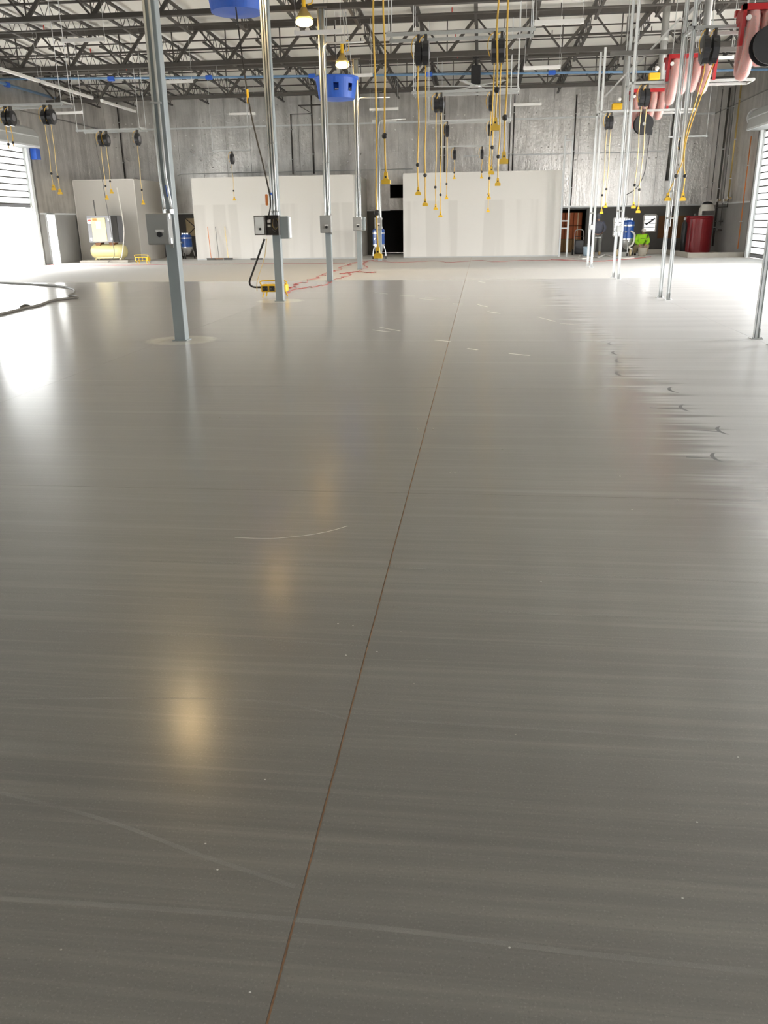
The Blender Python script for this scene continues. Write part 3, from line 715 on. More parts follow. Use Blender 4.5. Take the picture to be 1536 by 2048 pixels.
reel('left reel of the large pair at upper right, cord slanting to the rack', 3.98, 17.55, 4.77, p.z, G, .46, via=[at(1404, 160, 17.5), at(1372, 268, 17.5), at(1366, 320, 17.5), at(1352, 352, 17.55)], boxpt=p)
reel('right reel of the large pair at upper right, beside the red hose rack', 4.14, 17.55, 4.77, q.z, G, .46, via=[at(1414, 160, 17.5), at(1374, 275, 17.5), at(1368, 330, 17.5), at(1370, 352, 17.55)], boxpt=q)
reel('left reel of the pair in front of the farthest red hose rack', 4.0, 24.0, 4.77, zb(1262, 415, 24), G, .40, cordmat='pale_cord')
reel('right reel of the pair in front of the farthest red hose rack', 4.13, 24.0, 4.77, zb(1268, 424, 24), G, .40, cordmat='pale_cord')
reel('left cord reel hanging above the standing worker', 3.96, 29.85, 4.77, zb(1198, 426, 30), G, .38, cordmat='pale_cord')
reel('right cord reel hanging above the standing worker', 4.08, 29.85, 4.77, zb(1203, 414, 30), G, .38, cordmat='pale_cord')
tb = trapeze('short galvanized trapeze bar at far right, left of the red tank', 7.2, 8.7, 36.4, 4.55, False)
reel('small far cord reel on the short bar at far right', 7.7, 36.4, 4.52, 3.3, G, .36, cordmat='pale_cord')

# ------------------------------------------------------------------ black hose reels
def hose_reel(label, x, y_, z, r_, hose):
    g = thing('hose_reel', label, 'hose reel', (x, y_, z + r_), 'black hose reels')
    for s_ in (-.12, .12): MB().lathe([(.06, s_ - .012), (r_, s_ - .012), (r_, s_ + .012), (.06, s_ + .012)], (x, y_, z), 24, 'Y').build('flange', 'black_plastic', g)
    MB().lathe([(r_ * .8, -.11), (r_ * .86, 0), (r_ * .8, .11)], (x, y_, z), 20, 'Y').build('hose_coil', 'black_rubber', g)
    MB().lathe([(.05, -.16), (.05, .16)], (x, y_, z), 12, 'Y').build('hub', 'bare_steel', g)
    MB().box((x, y_, z + r_ + .05), (.1, .2, .16)).build('mount', 'steel_dark', g)
    MB().box((x + r_ * .75, y_, z - r_ * .8), (.14, .16, .16)).build('hose_guide', 'black_plastic', g)
    if hose: MB().tube(smooth_path(hose, 4), .014, 6).build('hose', 'black_rubber', g)
hose_reel('round black hose reel below the farthest red hose rack', 5.10, 29.85, 4.40, .30, [(5.33, 29.85, 4.12), (5.3, 29.85, 3.4), (5.25, 29.85, 2.9), (5.05, 29.85, 2.5), (4.75, 29.85, 2.3)])
hose_reel('large round black hose reel cut off by the right image edge', 4.92, 16.9, 4.36, .31, [(5.15, 16.9, 4.1), (5.15, 16.9, 3.2), (5.12, 16.9, 2.9)])
# ------------------------------------------------------------------ red exhaust hose racks
def hose_rack(label, x0, x1, y_, ztop, h, nh):
    g = thing('hose_rack', label, 'hose rack', ((x0 + x1) / 2, y_, ztop), 'red exhaust hose racks')
    MB().span(x0, x1, y_ - .3, y_ - .2, ztop - .1, ztop).build('front_rail', 'red_paint', g)
    MB().span(x0, x1, y_ + .2, y_ + .3, ztop - .1, ztop).build('back_rail', 'red_paint', g)
    for xx in (x0 + .03, x1 - .03):
        MB().prism([(y_ - .3, ztop), (y_ - .12, ztop), (y_ - .12, ztop - h * .8), (y_ - .22, ztop - h * .8), (y_ - .3, ztop - h * .25)], xx - .03, xx + .03, 'X').build('side_plate', 'red_paint', g)
    MB().cyl((x0, y_, ztop - .18), (x1, y_, ztop - .18), .13, n=14).build('drum', 'red_paint', g)
    MB().cyl((x0 + .1, y_ - .28, ztop - .22), (x0 + .1, y_ - .33, ztop - .22), .045, n=12).build('motor_cap', 'white_plastic', g)
    for xx in (x0 + .15, x1 - .15): MB().cyl((xx, y_, ztop), (xx, y_, deck(y_) - .7), .012, n=5).build('hanger_rod', 'galv', g)
    st = (x1 - x0 - .16) / nh
    for i in range(nh):
        xx = x0 + .08 + st * (i + .5)
        low = ztop - h - (.28 if i == 0 else 0.05 * (i % 2))
        pts = [(xx + .02, y_ + .12, ztop - .5), (xx, y_ + .10, ztop - .15), (xx, y_ - .02, ztop - .06), (xx, y_ - .20, ztop - .16), (xx - .02, y_ - .26, ztop - h * .6), (xx - .05, y_ - .2, low + .12), (xx - .05, y_, low), (xx - .03, y_ + .2, low + .2), (xx, y_ + .22, ztop - .3)]
        P = smooth_path(pts, 6)
        rs = [.098 + .006 * (k % 2) for k in range(len(P))]
        hz = MB().tube(P, rs, 10).build('hose', 'pink_hose', g, True)
        MB().tube(P, .118, 10).build('plastic_wrap', 'film', hz, True)
hose_rack('largest red hose rack with wrapped pink hoses, cut off at top right', 4.50, 5.68, 17.5, at(1480, 15, 17.5).z, .80, 4)
hose_rack('middle red hose rack with wrapped pink hoses behind the two-rung ladder rack', 4.55, 5.75, 24.1, 5.40, .74, 4)
hose_rack('farthest and smallest red hose rack with wrapped pink hoses', 4.68, 5.88, 30.3, 5.45, .74, 4)
# horizontal dark carrier pipe and vertical exhaust ducts with yellow dampers
def duct(label, x, y_, z0, r_=.11, yellow=True):
    g = thing('exhaust_duct', label, 'duct', (x, y_, z0), 'vertical exhaust ducts')
    MB().cyl((x, y_, z0), (x, y_, deck(y_) - .05), r_, n=14).build('pipe', 'duct_grey', g, True)
    MB().cyl((x, y_, deck(y_) - 1.2), (x, y_, deck(y_) - 1.12), r_ * 1.12, n=14).build('pipe_collar', 'galv', g)
    if yellow:
        MB().bbox((x - .22, y_ - .05, z0 + .08), (.34, .2, .2), .03).build('damper_box', 'yellow_plastic', g)
        MB().ball((x - .16, y_ - .1, z0 + .3), .07).build('gauge', 'white_plastic', g)
duct('vertical grey exhaust duct with yellow box left of the middle hose rack', 5.55, 30.0, 5.70)
duct('vertical grey exhaust duct with yellow box left of the farthest hose rack', 4.75, 32.0, 5.1, .09)
duct('vertical grey exhaust duct left of the largest hose rack at top right', 4.62, 20.4, 5.25, .08, False)
g = thing('carrier_pipe', 'dark square steel pipe carrying the middle red hose rack', 'pipe', (5, 24.4, 5.55)); MB().span(3.2, 6.4, 24.35, 24.45, 5.50, 5.60).build('pipe', 'steel_mid', g)
for xx in (3.6, 6.2): MB().cyl((xx, 24.4, 5.6), (xx, 24.4, 6.8), .012, n=5).build('hanger_rod', 'galv', g)
# ------------------------------------------------------------------ high bay lamps
for i, (yy, lab) in enumerate(((11.6, 'lit high bay lamp out of view above the nearest column'), (17.8, 'lit high bay lamp out of view above the second column'), (24.0, 'glowing warm high bay lamp at the top, left of the third column'), (30.2, 'smaller glowing warm high bay lamp left of the fourth column'))):
    x, z = CX - .40, 6.42
    g = thing('high_bay_lamp', lab, 'lamp', (x, yy - .2, z), 'warm high bay lamps')
    MB().lathe([(.07, .34), (.10, .26), (.17, .17), (.22, .09), (.21, .09), (.16, .15), (.09, .22), (.01, .23)], (x, yy - .2, z), 20).build('reflector', 'brass', g, True)
    MB().lathe([(.02, -.09), (.12, -.08), (.20, -.045), (.23, .01), (.20, .06), (.12, .09), (.02, .10)], (x, yy - .2, z), 16).build('bulb', 'lamp_glass', g, True)
    MB().cyl((x, yy - .2, z + .34), (x, yy - .2, z + .62), .05, n=10).build('ballast', 'yellow_plastic', g)
    MB().tube(smooth_path([(x + .05, yy - .2, z + .6), (x + .2, yy - .2, z + .7), (x + .22, yy - .2, z + .45), (x + .1, yy - .2, z + .4)], 4), .02, 6).build('cord', 'yellow_cord', g)
    MB().cyl((x, yy - .2, z + .6), (x, yy - .2, deck(yy) - .7), .012, n=5).build('hanger', 'steel_mid', g)
    l = bpy.data.lights.new('high_bay_bulb', 'SPOT'); l.energy = 260; l.color = (1, .74, .38); l.spot_size = 2.2; l.spot_blend = .6; l.shadow_soft_size = .18
    lo = bpy.data.objects.new('high_bay_light', l); lo.location = (0, 0, -.07); lo.parent = g; col.objects.link(lo)
# ------------------------------------------------------------------ strip lights (off)
SL = [((-11.1, -9.88), 23.6, 6.2, 'white strip light at upper left above the nearer left trapeze'), ((-10.9, -9.7), 30.0, 6.12, 'white strip light on the blue pipe line right of nearest column'),
      ((-17.6, -16.4), 36.0, 6.02, 'white strip light high above the grey corner room'), ((-10.95, -9.77), 38.5, 6.08, 'white strip light in front of foil wall between nearest two columns'),
      ((-4.68, -3.5), 22.8, 6.0, 'white strip light just under the nearest glowing lamp'), ((-4.8, -3.6), 29.7, 6.07, 'white strip light just under the smaller glowing lamp'),
      ((-4.5, -3.35), 36.0, 5.8, 'white strip light in front of foil wall behind the fifth column, upper one'), ((-5.0, -3.9), 40.9, 5.9, 'white strip light in front of foil wall behind the fifth column, lower one'),
      ((1.07, 2.13), 20.9, 5.64, 'large white strip light at top right of centre'), ((1.16, 2.24), 28.0, 5.85, 'white strip light right of centre beside the blue pipe'),
      ((1.18, 2.27), 36.5, 5.87, 'white strip light right of centre in front of foil wall'), ((6.4, 7.5), 29.2, 6.13, 'white strip light under the largest red hose rack'),
      ((-17.0, -15.9), 25.6, 6.02, 'white strip light at the left image edge above the half-raised door')]
def strip(label, p0, p1):
    p0, p1 = Vector(p0), Vector(p1); d = (p1 - p0).normalized()
    g = thing('strip_light', label, 'strip light', (p0 + p1) / 2, 'white strip lights')
    MB().beam(p0, p1, .085, .075).build('housing', 'white_plastic', g)
    MB().beam(p0 + Vector((0, 0, -.045)), p1 + Vector((0, 0, -.045)), .06, .02).build('diffuser', 'white_plastic', g)
    for pp in (p0 + d * .03, p1 - d * .03):
        MB().beam(pp - d * .035, pp + d * .03, .095, .095).build('end_cap', 'white_plastic', g)
        MB().cyl(pp + Vector((0, 0, .04)), (pp.x, pp.y, deck(pp.y) + .01), .004, n=4).build('hanger_wire', 'galv_light', g)
for (a, b_), yy, z, lab in SL: strip(lab, (a, yy, z), (b_, yy, z))
for (a, b_), lab in (((27.4, 29.8), 'nearest white strip light in the slanting row along the left wall'), ((30.0, 33.9), 'middle white strip light in the slanting row along the left wall'), ((34.7, 38.1), 'farthest white strip light in the slanting row along the left wall')):
    strip(lab, (-15, a, 6.25), (-15, b_, 6.25))
# ------------------------------------------------------------------ ceiling fan
g = thing('ceiling_fan', 'large black ceiling fan with motor column in the middle of the roof', 'fan', (-.30, 33, 6.05))
MB().bbox((-.30, 33, 6.44), (.34, .3, .62), .03).build('motor', 'black_plastic', g)
MB().cyl((-.30, 33, 6.75), (-.30, 33, deck(33) - .7), .05, n=10).build('down_rod', 'black_plastic', g)
MB().box((-.30, 33, 6.98), (.22, .12, .06)).build('mount', 'black_plastic', g)
MB().lathe([(.22, 6.05), (.24, 6.10), (.1, 6.13)], (-.30, 33, 0), 16).build('hub', 'bare_steel', g)
for k in range(6):
    a = k * math.pi / 3 + .2; d = Vector((math.cos(a), math.sin(a), 0))
    MB().beam(Vector((-.30, 33, 6.09)) + d * .2, Vector((-.30, 33, 6.09)) + d * 1.5, .16, .02).build('blade', 'galv', g)
# ------------------------------------------------------------------ blue tubs hanging under the roof
def tub(label, x, y_, z0, r_, h):
    g = thing('blue_tub', label, 'tub', (x, y_, z0), 'blue plastic tubs under the roof')
    m_ = bpy.data.meshes.new('tub_shell'); n = 48
    rows = [0, .32, .68, 1.0]; vs_ = []; fs_ = []
    for j, tt in enumerate(rows):
        for k in range(n):
            q = 2 * math.pi * k / n; rr_ = r_ * (.86 + .14 * tt); vs_.append((rr_ * math.cos(q), rr_ * math.sin(q), h * tt))
    for j in range(3):
        for k in range(n):
            if j == 1 and k % 6 in (0, 1): continue
            fs_.append((j * n + k, j * n + (k + 1) % n, (j + 1) * n + (k + 1) % n, (j + 1) * n + k))
    c0 = len(vs_); vs_.append((0, 0, -.06)); fs_ += [(c0, (k + 1) % n, k) for k in range(n)]
    m_.from_pydata(vs_, [], fs_); m_.materials.append(M['blue_plastic'])
    o = bpy.data.objects.new('shell', m_); o.parent = g; col.objects.link(o); ORG[o] = Vector((x, y_, z0))
    so = o.modifiers.new('thick', 'SOLIDIFY'); so.thickness = .02
    MB().lathe([(r_ + .03, h - .03), (r_ + .04, h), (r_ + .03, h + .03), (r_ - .02, h)], (x, y_, z0), 32).build('rim', 'blue_plastic', g, True)
    for k in range(4):
        q = math.pi / 4 + k * math.pi / 2
        MB().cyl((x + r_ * math.cos(q), y_ + r_ * math.sin(q), z0 + h), (x + .3 * math.cos(q), y_ + .3 * math.sin(q), deck(y_) + .01), .012, n=5).build('strap', 'galv', g)
tub('big blue plastic tub at the top edge, beside the second column', -5.62, 21.0, 6.10, .68, .62)
tub('blue plastic tub with oval holes hanging between third and fourth columns', -4.35, 27.0, 5.03, .62, .56)

# ------------------------------------------------------------------ pipes
g = thing('air_pipe', 'blue compressed air pipe running across under the roof at the back', 'pipe', (-4, 33.5, 6.65), 'blue air pipes')
MB().tube([(XL + .35, 33.5, 6.95), (-10.5, 33.5, 6.75), (-1.2, 33.5, 6.58), (6.8, 33.5, 6.42), (XR - .3, 33.5, 6.38)], .042, 10).build('pipe', 'blue_pipe', g, True)
for x in (-14.0, -10.2, -6.3, -2.0, 2.4, 6.6):
    z = 6.58 - (x + 1.2) * .0183
    MB().bbox((x, 33.5, z), (.26, .15, .15), .03).build('coupling', 'blue_plastic', g); MB().cyl((x + .3, 33.5, z), (x + .3, 33.5, deck(33.5) - .7), .01, n=5).build('hanger_rod', 'galv', g)
g = thing('air_pipe', 'blue compressed air pipe along the left wall under the roof', 'pipe', (XL + .3, 30, 6.9), 'blue air pipes')
MB().cyl((XL + .3, 20, 6.9), (XL + .3, 38.5, 6.9), .055, n=10).build('pipe', 'blue_pipe', g, True)
for y_ in (24, 27.5, 31, 34.5): MB().bbox((XL + .28, y_, 6.9), (.16, .3, .17), .03).build('coupling', 'blue_plastic', g)
def wall_pipe(label, pts, r_, mat, clips=True, parent_mat='galv'):
    g = thing('wall_pipe', label, 'pipe', pts[0], 'pipes on the walls'); MB().tube(pts, r_, 7).build('pipe', mat, g, True)
    z0, z1 = min(p_[2] for p_ in pts), max(p_[2] for p_ in pts)
    n = max(1, int((z1 - z0) / 1.5))
    P = Vector(pts[-2]); Q = Vector(pts[-1])
    for i in range(n): MB().box(P.lerp(Q, (i + .5) / n), (.10, .10, .04)).build('clip', 'galv', g)
yb_ = YB - .10
wall_pipe('thin dark pipe on foil wall, left of the nearest column', [(-18.2, yb_, 7.4), (-18.2, yb_, 3.7)], .03, 'steel_dark')
wall_pipe('dark pipe on foil wall with a stepped top, left of third column', [(-7.6, yb_, 7.0), (-9.0, yb_, 7.0), (-8.3, yb_, 6.62), (-9.4, yb_, 6.62), (-9.42, yb_, 3.9)], .028, 'steel_dark')
wall_pipe('dark straight pipe on foil wall just left of third column', [(-8.35, yb_, 7.5), (-8.35, yb_, 3.9)], .038, 'steel_dark')
wall_pipe('left pipe of the dark pair on foil wall near centre', [(-2.05, yb_, 7.3), (-2.05, yb_, 3.7)], .03, 'steel_dark')
wall_pipe('right pipe of the dark pair on foil wall near centre', [(-1.85, yb_, 7.3), (-1.85, yb_, 3.7)], .03, 'steel_dark')
wall_pipe('left pipe of the dark pair on foil wall right of centre', [(1.28, yb_, 7.3), (1.28, yb_, 3.7)], .03, 'steel_dark')
wall_pipe('right pipe of the dark pair on foil wall right of centre', [(1.46, yb_, 7.3), (1.46, yb_, 3.7)], .03, 'steel_dark')
wall_pipe('dark pipe on foil wall right of the right white room', [(4.35, yb_, 7.1), (4.35, yb_, 2.2)], .03, 'steel_dark')
wall_pipe('horizontal thin pipe on foil wall above the left white room', [(-15.4, yb_, 3.95), (-15.2, yb_, 4.02), (-3.4, yb_, 4.02)], .02, 'galv')
wall_pipe('thick grey drain pipe ending midway on the far right wall', [(8.95, yb_, 6.3), (8.85, yb_, 3.25)], .11, 'steel_mid')
xr_ = XR - .12
wall_pipe('thick dark pipe on right wall behind the red tank, running to the floor', [(xr_, 41.6, 6.9), (xr_, 41.6, .3)], .05, 'steel_dark')
wall_pipe('brown pipe on right wall ending in brass valves', [(xr_, 39.9, 7.0), (xr_, 39.9, 2.35)], .035, 'brass')
wall_pipe('thin copper pipe on right wall beside the right roll-up door', [(xr_, 37.6, 4.6), (xr_, 37.6, .3)], .022, 'orange_cord')
wall_pipe('thin grey pipe on right wall, second from the corner', [(xr_, 42.8, 7.0), (xr_, 42.8, 2.3)], .022, 'steel_mid')
wall_pipe('thin grey pipe on right wall, between dark and brown pipes', [(xr_, 40.7, 7.0), (xr_, 40.7, 1.2)], .022, 'steel_mid')
wall_pipe('upper short horizontal dark pipe on right wall at valve height', [(xr_, 41.6, 1.98), (xr_, 39.9, 1.98), (xr_, 39.9, 2.3)], .025, 'steel_dark')
wall_pipe('middle short horizontal dark pipe on right wall', [(xr_, 41.6, 1.38), (xr_, 40.4, 1.38)], .03, 'steel_dark')
wall_pipe('lower short horizontal dark pipe on right wall', [(xr_, 41.6, 1.02), (xr_, 40.4, 1.02)], .03, 'steel_dark')
for i, (yy, z) in enumerate(((41.2, 2.28), (40.2, 2.26), (39.6, 2.34))):
    g = thing('valve', ('leftmost', 'middle', 'rightmost')[i] + ' small brass valve on the right wall above the platform', 'valve', (xr_, yy, z), 'brass valves')
    MB().cyl((xr_, yy - .12, z), (xr_, yy + .12, z), .03, n=8).build('body', 'brass', g); MB().cyl((xr_ - .1, yy, z), (xr_, yy, z), .02, n=8).build('stem', 'brass', g)
    MB().lathe([(.07, -.13), (.07, -.11)], (xr_, yy, z), 12, 'X').build('hand_wheel', 'white_plastic', g)
# ------------------------------------------------------------------ air compressor on its pad
g = thing('air_compressor', 'cream air compressor with grey cabinet on a horizontal tank at left', 'compressor', (-17.05, 38.4, .1))
pad = tag(MB().bbox((-17.1, 38.55, .05), (2.3, 1.5, .1), .01).build('concrete_pad', 'concrete_curb', loc=(-17.1, 38.55, 0)), 'low concrete pad under the cream air compressor', 'pad')
tx, ty, tz = -17.05, 38.4, .47
MB().lathe([(.01, -.86), (.14, -.84), (.25, -.78), (.31, -.68), (.32, -.6), (.32, .6), (.31, .68), (.25, .78), (.14, .84), (.01, .86)], (tx, ty, tz), 28, 'X').build('tank', 'cream_paint', g, True)
for sx_ in (-.6, .6):
    for sy_ in (-.17, .17): MB().beam((tx + sx_, ty + sy_, .1), (tx + sx_ * .93, ty + sy_, .24), .10, .05).build('foot', 'cream_paint', g)
MB().beam((tx - .6, ty - .2, .2), (tx + .6, ty - .2, .2), .04, .04).build('skid_rail', 'cream_paint', g)
for sx_ in (-.42, .25): MB().prism([(tx + sx_ - .15, .86), (tx + sx_ + .15, .86), (tx + sx_ + .09, .74), (tx + sx_ - .09, .74)], ty - .2, ty + .2).build('saddle', 'wood_brown', g)
cab = MB().bbox((tx - .04, ty, 1.45), (1.40, .7, 1.16), .015).build('cabinet', 'cab_grey', g)
MB().box((tx - .20, ty - .36, 1.43), (.66, .03, 1.0)).build('door_panel', 'cream_paint', cab)
MB().box((tx - .20, ty - .38, 1.62), (.22, .015, .3)).build('notice_sheet', 'white_plastic', cab)
MB().box((tx - .36, ty - .38, 1.86), (.2, .012, .1)).build('emblem', 'orange_cord', cab)
MB().box((tx - .62, ty - .36, 1.80), (.2, .02, .22)).build('gauge_panel', 'white_plastic', cab)
for q in range(2): MB().cyl((tx - .66 + q * .09, ty - .37, 1.83), (tx - .66 + q * .09, ty - .385, 1.83), .035, n=10).build('gauge', 'work_red', cab)
for px_, pz_ in ((-.62, 1.02), (.34, 1.02), (.30, 1.86)): MB().box((tx + px_, ty - .36, pz_), (.09, .02, .12)).build('latch_plate', 'white_plastic', cab)
gr_ = MB().box((tx + .54, ty - .345, 1.45), (.27, .05, 1.12)).build('intake_grille', 'void', cab)
for q in range(10): MB().box((tx + .54, ty - .375, .95 + q * .11), (.24, .012, .03)).build('louvre', 'steel_dark', gr_) if False else None
MB().cyl((tx - .45, ty, 2.02), (tx - .47, ty, 2.7), .03, n=8).build('riser_pipe', 'steel_mid', g)
MB().tube(smooth_path([(tx + .75, ty - .1, 3.2), (tx + .9, ty - .2, 1.9), (tx + .88, ty - .2, 1.2), (tx + .72, ty - .3, .3), (tx + .62, ty - .4, .12)], 5), .022, 6).build('flexible_hose', 'hose_white', g)
MB().tube(smooth_path([(tx + .15, ty - .5, 5.6), (tx + .35, ty - .5, 2.5), (tx + .42, ty - .5, 1.0), (tx + .45, ty - .55, .3), (tx + .2, ty - .75, .02)], 5), .014, 6).build('power_cable', 'steel_mid', g)
# ------------------------------------------------------------------ industrial vacuums
def vacuum(label, x, y_, h, body, frame=False):
    g = thing('industrial_vacuum', label, 'vacuum', (x, y_, 0), 'blue industrial vacuums'); s_ = h / 1.2
    z = lambda v: v * s_
    MB().lathe([(.02, z(.20)), (.10, z(.22)), (.2, z(.36)), (.23, z(.48)), (.23, z(.56))], (x, y_, 0), 20).build('dust_cone', 'bare_steel', g, True)
    b_ = MB().lathe([(.24, z(.56)), (.26, z(.58)), (.26, z(.98)), (.24, z(1.0)), (.24, z(1.02)), (.265, z(1.03)), (.265, z(1.12)), (.2, z(1.18)), (.01, z(1.2))], (x, y_, 0), 22).build('drum', body, g)
    MB().lathe([(.275, z(.98)), (.275, z(1.03))], (x, y_, 0), 22).build('clamp_ring', 'bare_steel', b_)
    MB().lathe([(.25, z(.54)), (.27, z(.54)), (.27, z(.58)), (.25, z(.58))], (x, y_, 0), 22).build('clamp_ring', 'bare_steel', b_)
    for k in range(3):
        a = k * 2 * math.pi / 3 + .5; d = Vector((math.cos(a), math.sin(a), 0))
        MB().tube([Vector((x, y_, z(.52))) + d * .24, Vector((x, y_, z(.3))) + d * .32, Vector((x, y_, .08)) + d * .34], .018, 6).build('leg', 'bare_steel', g)
        MB().lathe([(.07, -.02), (.07, .02)], (x + d.x * .34, y_ + d.y * .34, .07), 12, 'X').build('wheel', 'black_rubber', g)
    MB().cyl((x - .1, y_ - .24, z(.8)), (x - .14, y_ - .36, z(.8)), .04, n=10).build('inlet', 'bare_steel', g)
    for q in range(3): MB().box((x - .12 + q * .12, y_ - .05, z(1.2)), (.08, .2, .08)).build('motor_head', 'bare_steel', b_)
    if frame:
        for sx_ in (-.36,):
            MB().tube(smooth_path([(x + sx_, y_ + .1, .05), (x + sx_ - .02, y_ + .1, z(.95)), (x + sx_ + .2, y_, z(.98))], 3), .02, 6).build('push_handle', 'steel_dark', g)
        MB().lathe([(.14, -.03), (.14, .03)], (x + .12, y_ - .35, .14), 16, 'X').build('wheel', 'tan', g)
        MB().lathe([(.14, -.03), (.14, .03)], (x - .42, y_ - .2, .14), 16, 'X').build('wheel', 'tan', g)
        MB().tube(smooth_path([(x + .1, y_ - .25, z(.82)), (x + .25, y_ - .35, z(.7)), (x + .2, y_ - .36, z(.4)), (x + .05, y_ - .34, z(.3)), (x + .2, y_ - .34, z(.22))], 4), .04, 8).build('suction_hose', 'hose_white', g)
vacuum('small blue vacuum with steel cone in the gap beside left white room', -14.3, 41.2, 1.16, 'blue_vacuum')
vacuum('blue vacuum partly hidden behind the fifth column and hanging cord', -4.5, 38.4, 1.32, 'blue_vacuum')
vacuum('large blue vacuum on wheels between the two workers', 6.42, 39.3, 1.52, 'blue_vacuum', True)
# ------------------------------------------------------------------ brooms and squeegee on the left white room
for i, (x, mat) in enumerate(((-12.62, 'orange_cord'), (-12.25, 'steel_mid'), (-11.8, 'brass'))):
    g = thing('push_broom', ('leftmost push broom with orange handle leaning on left white room', 'middle push broom with grey handle leaning on left white room', 'rightmost push broom with brown handle leaning on left white room')[i], 'broom', (x + .1, 39.25, 0), 'push brooms')
    MB().cyl((x + .12, 39.25, .06), (x, 39.46, 1.48), .014, n=8).build('handle', mat, g)
    MB().box((x + .12, 39.25, .07), (.42, .07, .05)).build('head', 'steel_dark' if i != 1 else 'wood_brown', g)
    MB().box((x + .12, 39.25, .022), (.40, .06, .045)).build('bristles', 'hose_grey', g)
tag(MB().bbox((-10.35, 39.3, .035), (.55, .12, .07), .01).build('squeegee', 'steel_dark', loc=(-10.35, 39.3, 0)), 'dark squeegee blade lying at the foot of left white room', 'squeegee')
# ------------------------------------------------------------------ yellow power boxes
def spider(label, x, y_, w_, rz=0.0):
    g = thing('power_box', label, 'power box', (x, y_, 0), 'yellow power boxes'); h = w_ * .28
    b_ = MB().bbox((x, y_, .12 + h / 2), (w_, w_ * .5, h), .03).build('body', 'yellow_plastic', g)
    for q in range(3): MB().box((x - w_ * .32 + q * w_ * .27, y_ - w_ * .255, .12 + h * .5), (w_ * .2, .02, h * .62)).build('socket_panel', 'black_plastic', b_)
    for q in range(6): MB().cyl((x - w_ * .36 + q * w_ * .135, y_ - w_ * .26, .12 + h * .45), (x - w_ * .36 + q * w_ * .135, y_ - w_ * .28, .12 + h * .45), .018, n=8).build('socket', 'steel_mid', b_)
    MB().tube(smooth_path([(x - w_ * .48, y_ - w_ * .2, .12 + h), (x - w_ * .44, y_ - w_ * .2, .2 + h), (x + w_ * .44, y_ - w_ * .2, .2 + h), (x + w_ * .48, y_ - w_ * .2, .12 + h)], 3), .016, 6).build('carry_rail', 'yellow_plastic', g)
    for sx_ in (-1, 1):
        MB().tube([(x + sx_ * w_ * .42, y_ - w_ * .3, .012), (x + sx_ * w_ * .36, y_ - w_ * .2, .14)], .014, 6).build('leg', 'yellow_plastic', g)
        MB().tube([(x + sx_ * w_ * .42, y_ + w_ * .3, .012), (x + sx_ * w_ * .36, y_ + w_ * .2, .14)], .014, 6).build('leg', 'yellow_plastic', g)
    return g
sp = spider('yellow power distribution box with black sockets behind the second column foot', -4.56, 18.75, .58)
p1 = at(529, 478, 17.65)
MB().tube(smooth_path([p1, (p1.x - .13, 17.7, 1.0), at(505, 545, 18.2), at(499, 565, 18.5), (-5.02, 18.6, .24), (-4.86, 18.7, .22)], 6), .022, 8).build('power_cable', 'black_rubber', sp, True)
MB().tube(smooth_path([at(533, 478, 17.7), at(529, 515, 18), at(515, 560, 18.4), at(514, 582, 18.6)], 5), .009, 5).build('thin_cord', 'pale_cord', sp)
spider('small yellow power box at left beside the compressor pad', -14.6, 36.2, .6)
# black cable slung from the roof to the second column's box
g = thing('slung_cable', 'long black cable slanting from the roof to the second column box', 'cable', (-4.4, 17.6, 1.75))
a0 = at(466, -30, 20.8); a1 = at(497, 200, 19.2); a2 = at(531, 350, 17.9); a3 = at(541, 405, 17.62); a4 = at(535, 440, 17.6)
MB().tube(smooth_path([a0, a1, a2, a3, a4], 8), .016, 7).build('cable', 'black_rubber', g, True)
tg = at(496, 193, 19.25); MB().bbox((tg.x, tg.y - .02, tg.z), (.045, .03, .28), .01).build('yellow_tag', 'yellow_plastic', g)
# ------------------------------------------------------------------ cords and hoses on the floor
def floor_line(name, label, cat, pix, r_, mat, wob=0.0, seed=1, group=None, n=6):
    rr_ = random.Random(seed); pts = []
    for p_ in pix:
        v = fl(*p_); v.z = r_; pts.append(v)
    P = smooth_path(pts, 8)
    if wob: P = [v + Vector((rr_.uniform(-wob, wob) * .4, rr_.uniform(-wob, wob), 0)) for v in P]; P = smooth_path(P, 2)
    m_ = MB().tube(P, r_, n); c_ = P[len(P) // 2]
    return tag(m_.build(name, mat, smooth=True, loc=(c_.x, c_.y, 0)), label, cat, group)
floor_line('floor_hose', 'thick grey hose curling across the floor at far left', 'hose', [(-40, 565), (0, 567), (60, 570), (118, 574), (143, 579), (150, 584), (146, 590), (138, 593), (149, 594), (156, 597), (145, 598), (118, 601), (96, 606), (80, 612), (60, 616), (42, 617), (50, 613), (60, 615), (40, 621), (0, 631), (-40, 640)], .025, 'hose_grey', n=8)
floor_line('extension_cord', 'red extension cord running from yellow box to the fifth column, nearer one', 'cord', [(566, 588), (595, 578), (640, 572), (662, 562), (690, 553), (705, 545), (735, 535), (728, 527), (742, 521)], .008, 'red_cord', .28, 2, 'red cords on the floor')
floor_line('extension_cord', 'red extension cord running from yellow box to the fifth column, farther one', 'cord', [(566, 580), (600, 568), (632, 556), (660, 545), (684, 536), (706, 527), (735, 522), (770, 521)], .008, 'red_cord', .35, 5, 'red cords on the floor')
floor_line('extension_cord', 'short bright red cord loop beside the third and fourth columns', 'cord', [(680, 548), (700, 546), (715, 544), (736, 546), (755, 545)], .014, 'red_cord', .12, 8, 'red cords on the floor')
floor_line('extension_cord', 'long red cord lying along the foot of the left white room', 'cord', [(95, 530), (200, 531), (300, 530), (345, 529), (420, 529), (520, 528), (600, 528), (690, 527)], .008, 'red_cord', .05, 9, 'red cords on the floor')
